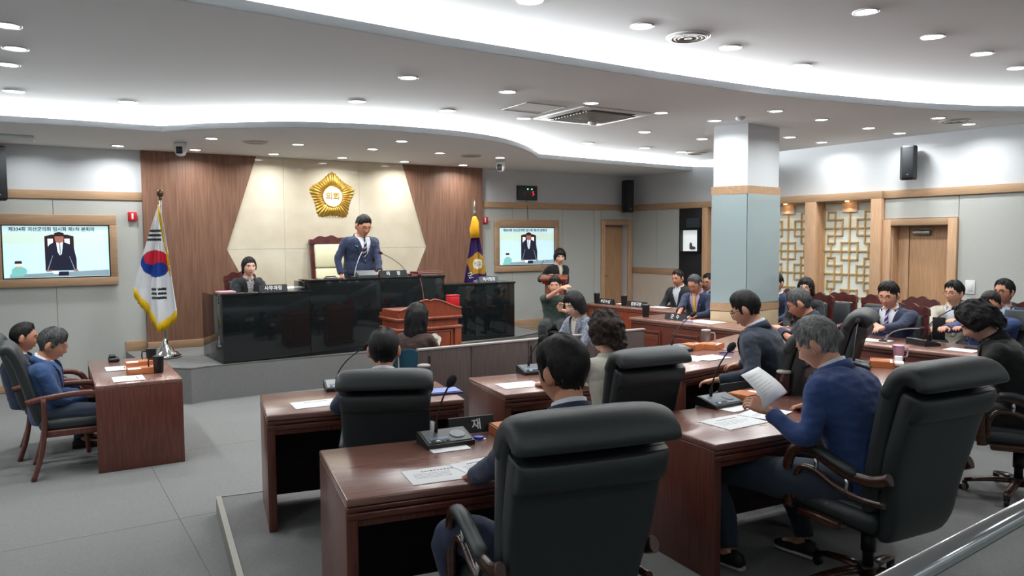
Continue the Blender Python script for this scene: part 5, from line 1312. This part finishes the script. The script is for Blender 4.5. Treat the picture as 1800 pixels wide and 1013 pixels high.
        # collars
        def collar(r0, r1, h0, h1, m, gap, nm, thk=.006):
            na = Vector((0,nv.y*.35,nv.z)).normalized(); ff = Vector((0,na.z,-na.y)); n = 24; rg = []
            for i in range(n+1):
                a = PI/2+gap+(2*PI-2*gap)*i/n; fr_ = (1+math.sin(a))/2
                dr = Vector((1,0,0))*math.cos(a)+ff*math.sin(a)*1.0
                b = spine(1.0)+na*(h0-.035*fr_); t_ = spine(1.0)+na*(h1-.045*fr_)
                rg.append([b+dr*r0, t_+dr*r1, t_+dr*(r1+thk), b+dr*(r0+thk*1.5)])
            obj(nm, MB().loft(rg), m, root)
        if collar_h:
            collar(.066*hs,.060*hs,-.015,collar_h,shirt or white,.25,'shirt_collar')
            if lapel: collar(.083*k_,.070*k_,-.03,collar_h-.017,top,.75,'jacket_collar',.009)
        if tie:
            rg = []
            for i in range(13):
                u = i/12; s = .965-(.965-max(.12,s0-.12))*u; w_ = .013+.026*u; c = surf(s,0,-.002)
                rg.append([c-Vector((w_,0,0)), c+fw*.005, c+Vector((w_,0,0)), c-fw*.006])
            tm = MB().loft(rg); kc = surf(.975,0,.004); tm.ell(kc,(.017,.012,.02),10,8); obj('tie', tm, tie, root)
    elif collar_h:
        n = 20; rg = []
        for i in range(n+1):
            a = PI/2+.3+(2*PI-.6)*i/n; dr = Vector((math.cos(a),math.sin(a),0)); rg.append([N_+dr*.066+Vector((0,0,-.03)), N_+dr*.066+Vector((0,0,.025-.03*(1+math.sin(a))/2)), N_+dr*.078+Vector((0,0,.015-.03*(1+math.sin(a))/2)), N_+dr*.088+Vector((0,0,-.03))])
        obj('collar', MB().loft(rg), top, root)
    if badge:
        c = surf(.72,-.085*k_,.02); obj('lapel_badge', MB().ell(c,(.009,.005,.009),10,6), chrome, root)
    # trousers and shoes
    mb = MB()
    mb.ell(P0_+Vector((0,0,-.01)), (.165*k_,.135*k_,.10), 20, 10)
    for sd in (-1,1):
        L_ = legpts(sd); q = smooth_curve(L_,4); R2 = np.interp(np.linspace(0,4,len(q)), range(5), [.098*k_,.090*k_,.074,.064,.052]); mb.tube(q,[float(r) for r in R2],14)
    me = remesh(mb, .0135, 3); wrinkle(me, .007, 8, seed+9); me.materials.append(bottom); me.polygons.foreach_set('use_smooth',[True]*len(me.polygons)); obj('trousers', me, None, root)
    for sd in (-1,1):
        A_ = legpts(sd)[-1]; fx, fy = A_.x, A_.y; yw = 0; b = MB(); g0 = max(0, A_.z-.10)
        secs = [(-.085,.020,.05),(-.07,.034,.075),(-.03,.037,.085),(.02,.038,.078),(.07,.044,.055),(.12,.045,.042),(.16,.036,.034),(.18,.018,.024)]
        b.loft([[Vector((fx+math.cos(a)*w_, fy+y, g0+.022+(h_-.01)*max(0,math.sin(a)) - .006*max(0,-math.sin(a)))) for a in [2*PI*j/14 for j in range(14)]] for y,w_,h_ in secs])
        so = obj('shoe', b, shoe_m, root)
        obj('sole', MB().loft([[Vector((fx+math.cos(a)*(w_+.003), fy+y*1.02, g0+(.024 if math.sin(a) > 0 else .001))) for a in [PI/4+PI/2*j for j in range(4)]] for y,w_,h_ in secs], smooth=False), sole_m if sneakers else shoe_m, so)
        if sneakers:
            for q in range(4): obj('lace', MB().tube([(fx-.02,fy+.03+.018*q,g0+.088-.008*q),(fx,fy+.03+.018*q,g0+.094-.008*q),(fx+.02,fy+.03+.018*q,g0+.088-.008*q)],.0025,5), sole_m, so)
    return root, Wm, dict(surf=surf, HM=HM, wr=wr_, N=N_)
short = dict(mat=HB, top=.021, side=.008, front=.006, ends=(.074,.036,-.008,-.072))
def hr(**k): d = dict(short); d.update(k); return d
def bob(**k): d = dict(mat=HB, top=.020, side=.016, ends=(.03,-.02,-.11,-.13), long=1, flare=.10, noise=.003); d.update(k); return d
RN_ = math.atan2(RN.y, RN.x); BN_ = math.atan2(BN.y, BN.x)
QF = QA-PI/2
def wp(px,py,y): return ('w', D(px,py,y))
def wg(px,py,z): return ('w', G(px,py,z))
# nearest man, back to the viewer
fd = face(-.36,.93)
person('person from behind, nearest, short black hair above black chair, dark navy suit', 990, 592, 2.98, fd, .12, lean=5, pitch=14, hyaw=20, hs=1.02, skin=SK2, wide=1.05, near=7000,
    hair=hr(top=.026, side=.014, ends=(.05,.02,-.005,-.062), noise=.005, nscale=38, strand=.30, sweep=.5, seed=3), hands={-1:wg(835,835,.88), 1:wg(1000,800,.88)}, top=navy, knees={-1:(Vector((-.26,3.02,.70)),Vector((-.22,3.2,.22))), 1:None})
# balding man at the second desk
person('person from behind at far-left council desk, dark hair with thinning crown', 674, 578, 4.56, face(-.1,.99), .12, lean=6, pitch=14, hs=1.0, skin=SK2, near=6000, wide=.98,
    hair=hr(top=.017, side=.008, ends=(.05,.02,-.005,-.070), bald=.75, seed=5, noise=.0025), hands={-1:wg(600,700,.88), 1:wg(690,690,.88)}, top=navy)
# curly woman
person('person seen from behind with dark curly hair and cream top', 1064, 548, 5.08, face(-.45,.89), .12, lean=8, pitch=8, hyaw=28, skin=SK3, near=5000, wide=.88,
    hair=dict(mat=HBr, top=.034, side=.030, ends=(.05,.0,-.06,-.10), long=1, flare=.05, noise=.016, nscale=42, curly=1, seed=7, strand=.15), top=creamc, V=None, hands={-1:wg(960,676,.88), 1:wg(1010,670,.88)})
# grey haired man with sheet
fg = face(-.62,.78)
gk = {-1:(Vector((1.12,4.22,.60)), Vector((1.18,4.02,.225))), 1:(Vector((1.55,4.35,.60)), Vector((1.62,4.12,.24)))}
gm, gW, gi = person('person with grey hair in blue suit reading a raised sheet of paper', 1440, 558, 3.98, fg, .12, lean=20, pitch=28, hyaw=12, hs=1.03, skin=SK, near=7000, wide=1.16,
    hair=hr(mat=HG, top=.026, side=.014, ends=(.05,.02,-.005,-.060), noise=.005, nscale=40, sweep=.6, seed=9), top=blue, bottom=navy2, sneakers=True, knees=gk,
    hands={-1:wp(1352,724,3.86), ('d',-1):(-.75,.25,.35), ('n',-1):(0,-.6,.7), ('c',-1):.75, 1:wg(1420,712,.90), ('c',1):.3, 'pole':.45})
# held sheet
c0 = D(1345,700,3.92)
t = thing('held_sheet', 'curved white printed sheet held up by the grey-haired man', 'paper', c0, 0)
mb = MB(); nS = 12
pa, pb_, pc_, pd_ = D(1302,660,3.98)-c0, D(1333,645,4.08)-c0, D(1384,690,3.98)-c0, D(1340,722,3.84)-c0
for i in range(nS):
    u = i/(nS-1); bulge = Vector((.02,-.05,.0))*math.sin(PI*u)
    a, b = pa.lerp(pd_,u)+bulge, pb_.lerp(pc_,u)+bulge*.6
    vs_ = [a,b] if i == 0 else vs_+[a,b]
mb.add(vs_, [(2*i,2*i+1,2*i+3,2*i+2) for i in range(nS-1)], 0, True)
o = obj('sheet', mb, paper, t); md = o.modifiers.new('s','SOLIDIFY'); md.thickness = .0008
mb = MB(); rnd = random.Random(4)
for k in range(9):
    u = .12+.08*k; a = vs_[2*int(u*(nS-1))]; b = vs_[2*int(u*(nS-1))+1]; a2 = vs_[2*int(u*(nS-1))+2]; fr_ = u*(nS-1)-int(u*(nS-1)); A1 = a.lerp(a2,fr_); B1 = b.lerp(vs_[2*int(u*(nS-1))+3],fr_); nn = (B1-A1).cross(a2-a).normalized()
    for sg in (1,-1):
        x = .12
        while x < rnd.uniform(.55,.88): q = rnd.uniform(.02,.06); p1, p2 = A1.lerp(B1,x), A1.lerp(B1,x+q); dn_ = (a2-a).normalized()*.0016; mb.add([p1+nn*sg*.0012,p2+nn*sg*.0012,p2+nn*sg*.0012+dn_,p1+nn*sg*.0012+dn_],[(0,1,2,3)]); x += q+.015
obj('printing', mb, ink, t)
# navy man with black glasses
person('person in navy suit with black-rimmed glasses and short dark hair looking down left', 1313, 512, 5.55, face(-.80,.60), .12, lean=10, pitch=24, hyaw=8, hs=1.0, skin=SK, near=4000, wide=1.08, glasses=blackframe,
    hair=hr(top=.022, side=.006, ends=(.055,.03,-.004,-.050), noise=.003, seed=11), top=navy2, hands={-1:wp(1262,668,5.3), 1:wg(1300,640,.90)})
# man behind
person('person in navy jacket with thin glasses and dark grey hair bent forward', 1407, 508, 6.85, face(-.9,.43), .12, lean=20, pitch=26, hs=1.0, skin=SK2, near=2500, wide=1.08, glasses=blackframe,
    hair=hr(mat=HG2, top=.018, side=.007, ends=(.055,.03,-.004,-.055), seed=13), top=navy, shirt=brown, hands={-1:wp(1372,580,7.1), 1:wp(1385,582,7.2)})
# woman in black at right
person('person in black suit with voluminous black curly hair, right side, head bowed', 1722, 529, 5.25, face(-.85,.52), .12, lean=18, pitch=34, hyaw=4, hs=1.0, skin=SK3, near=6000, wide=1.05,
    hair=dict(mat=HB, top=.046, side=.040, ends=(.045,.0,-.03,-.085), long=1, flare=.0, noise=.014, nscale=36, curly=1, seed=15, strand=.15), top=black, V=(.6,.05), shirt=black, lapel=True, hands={-1:wp(1640,668,5.3), 1:wp(1655,660,5.5)})
# left desk pair
person('person at the near side of left desk, grey hair, glasses, blue denim-look jacket', 90, 577, 6.28, math.radians(26), .004, lean=-3, seat=.40, pitch=20, hyaw=-8, skin=SK2, near=4000, wide=1.05, glasses=goldframe,
    hair=hr(mat=HG2, top=.024, side=.012, ends=(.048,.025,-.004,-.058), noise=.006, seed=17), top=denim, bottom=navy2, hands={-1:wp(140,692,6.5), 1:wp(152,697,6.38)})
person('person at the far side of left desk, receding black hair, navy jacket', 40, 568, 6.86, math.radians(28), .004, lean=-6, seat=.40, pitch=8, hyaw=0, skin=SK2, near=2500, glasses=goldframe, hs=1.0,
    hair=hr(top=.016, side=.010, ends=(.075,.05,.0,-.055), seed=19, bald=.2), top=navy, hands={-1:wp(140,680,7.3), 1:wp(148,684,7.1)})
# chairman
ch, cW, ci = person('person standing behind the granite bench in navy suit with striped tie, head bowed', 638, 378, 10.95, QF+.06, .57, pose='stand', lean=5, pitch=22, hs=1.20, skin=SK2, wide=1.28, depth=1.1, glasses=goldframe, badge=True,
    hair=hr(top=.020, side=.009, ends=(.06,.03,-.004,-.055), seed=21, part=.3), top=navy, V=(.25,.085), tie=dk_t, hands={1:wp(600,484,10.75), -1:wp(668,482,10.75)}, collar_h=.04)
obj('pocket_square', MB().add([ci['surf'](.70,.12,.02),ci['surf'](.725,.165,.02),ci['surf'](.745,.165,.02),ci['surf'](.715,.12,.02)],[(0,1,2,3)]), mat('pocket_square_cloth',(150,200,225),.7), ch)
# woman clerk
pw_, _, pi_ = person('person seated behind the left end of granite bench, black jacket, patterned blouse, tied hair', 437, 452, 10.4, QF+.04, .42, lean=4, pitch=4, hs=1.0, skin=SK3, wide=.94, near=1500,
    hair=dict(mat=HB, top=.016, side=.012, ends=(.06,.02,-.04,-.10), long=1, flare=-.1, part=.2, noise=.002, seed=23), top=blk2, V=(.2,.07), shirt=patt, collar_h=.03)
obj('name_badge', MB().box(-.03,.03,-.004,.004,-.012,.012,M=Matrix.Translation(pi_['surf'](.45,.09,.018))), gold, pw_)
# announcer
person('person standing at the small lectern in black jacket and cream blouse, short dark hair', 984, 437, 12.75, BN_-.05, .12, pose='stand', lean=4, pitch=14, hyaw=-22, skin=SK3, wide=.92, near=1500,
    hair=dict(mat=HB, top=.020, side=.018, ends=(.035,.0,-.05,-.08), long=1, flare=-.05, part=-.2, seed=25), top=black, V=(.3,.06), shirt=creamc, hands={1:wp(962,486,12.6), -1:wp(985,488,12.6)}, collar_h=.03)
# sign interpreter
person('person in olive polo shirt signing with one arm raised across the face', 975, 486, 11.15, face(-.12,-.99), .12, lean=2, pitch=4, skin=SK, wide=1.0, near=1500,
    hair=hr(top=.022, side=.014, ends=(.055,.02,-.01,-.07), seed=27, noise=.006), top=green, V=None, sleeve='short', bottom=blk2, collar_h=.05,
    hands={1:wp(987,507,10.72), ('d',1):(.9,0,.3), ('n',1):(0,-.5,.8), ('c',1):.5, -1:wp(985,545,10.8), ('d',-1):(.1,-.3,.95), ('c',-1):.7, 'pole':1.2})
# tweed stenographer
person('person with black bob hair and grey tweed jacket, looking down behind partition', 1010, 512, 8.15, face(-.80,-.60), .004, lean=4, pitch=20, skin=SK3, wide=.96, near=3000, hs=1.05,
    hair=bob(part=.1, seed=29, ends=(.045,-.02,-.09,-.115), flare=.14), top=tweed, V=(.35,.075), shirt=creamc, collar_h=.02, knees={-1:(Vector((.62,7.98,.5)),Vector((.66,8.0,.11))), 1:(Vector((.46,8.14,.5)),Vector((.5,8.16,.11)))})
# brown stenographer
person('person seen from behind with long dark hair and brown jacket on teal chair', 733, 533, 7.55, face(.28,.96), .004, lean=2, pitch=4, hyaw=-30, skin=SK3, wide=.84, near=4000, hs=1.04,
    hair=dict(mat=HB, top=.018, side=.016, ends=(.05,-.05,-.20,-.27), long=1, flare=.10, noise=.009, nscale=30, seed=31, strand=.25), top=brown, V=None, collar_h=.0)
# officials
person('person with yellow tie and navy suit reading papers beside the pillar', 1222, 483, 10.25, RN_+.15, .12, lean=10, pitch=26, skin=SK2, wide=1.12, near=1200, glasses=goldframe, badge=True,
    hair=hr(mat=HG2, top=.018, side=.008, seed=33), top=navy, V=(.3,.085), shirt=lilac, tie=yel_t, hands={1:wp(1193,552,9.95), -1:wp(1222,556,9.85)})
person('person in dark suit and open pale shirt on second row left of pillar', 1192, 475, 12.2, RN_+.1, .12, lean=6, pitch=10, skin=SK2, wide=1.08, near=1000,
    hair=hr(top=.016, side=.008, ends=(.07,.04,-.002,-.055), seed=35), top=blk2, V=(.3,.085), shirt=white)
person('person with glasses half hidden behind the left side of the pillar', 1246, 481, 12.6, RN_+.1, .12, lean=6, pitch=10, skin=SK2, near=1000, glasses=blackframe, hair=hr(seed=37), top=lblue, V=None)
person('person in navy suit mostly hidden by the right side of the pillar', 1365, 481, 10.6, RN_+.1, .12, lean=6, pitch=6, skin=SK, near=1000, hair=hr(seed=39), top=navy, V=(.3,.08), wide=1.05)
person('person with black bob and glasses in black jacket before the lattice screen', 1417, 488, 9.75, RN_+.35, .12, lean=4, pitch=4, skin=SK3, wide=.92, near=1500, glasses=goldframe, hair=bob(ends=(.045,-.02,-.09,-.11), seed=41, noise=.006), top=blk2, V=(.4,.06))
person('person in navy suit with purple striped tie, glasses, hands clasped on desk', 1563, 495, 8.05, RN_+.12, .12, lean=6, pitch=16, hs=1.08, skin=SK, wide=1.18, near=2500, glasses=goldframe,
    hair=hr(top=.022, side=.010, ends=(.066,.03,-.008,-.072), seed=43, noise=.006), top=navy, V=(.32,.085), tie=pu_t, hands={1:wp(1543,575,7.65), -1:wp(1551,577,7.6)})
person('person in beige jacket and white shirt turned left, glasses, right side', 1678, 494, 8.55, RN_+.35, .12, lean=4, pitch=2, hyaw=-30, hs=1.0, skin=SK, wide=1.08, near=2000, glasses=goldframe,
    hair=hr(top=.026, side=.014, ends=(.062,.02,-.008,-.072), seed=45, noise=.006), top=beige, V=(.3,.095), shirt=white, bottom=blk2, lapel=True, hands={1:wp(1640,582,8.1), -1:wp(1672,566,8.0)})
person('person in steel-blue jacket and pale blue shirt at the far right, glasses', 1766, 491, 8.15, RN_+.35, .12, lean=3, pitch=0, hyaw=-30, skin=SK2, wide=1.12, near=2000, glasses=blackframe,
    hair=hr(top=.024, side=.011, seed=47), top=steelblue, V=(.3,.09), shirt=lblue)
person('person in bright blue suit, arms on desk, head hidden behind curly black hair', 1742, 512, 7.45, RN_+.3, .12, lean=14, pitch=20, skin=SK2, wide=1.12, hair=hr(seed=49), top=blue, V=(.3,.085), hands={1:wp(1662,577,7.3), -1:wp(1690,578,7.2)})
t = thing('clear_case', 'black clipboard held by the man in beige jacket', 'clipboard', D(1650,578,7.95), RN_-PI/2+.3); obj('board', MB().box(-.06,.06,-.01,0,-.12,.12,.004), plastic_k, t); obj('card', MB().box(.0,.055,-.015,-.01,-.02,.05), mat('lilac_card2', (190,160,215), .6), t)
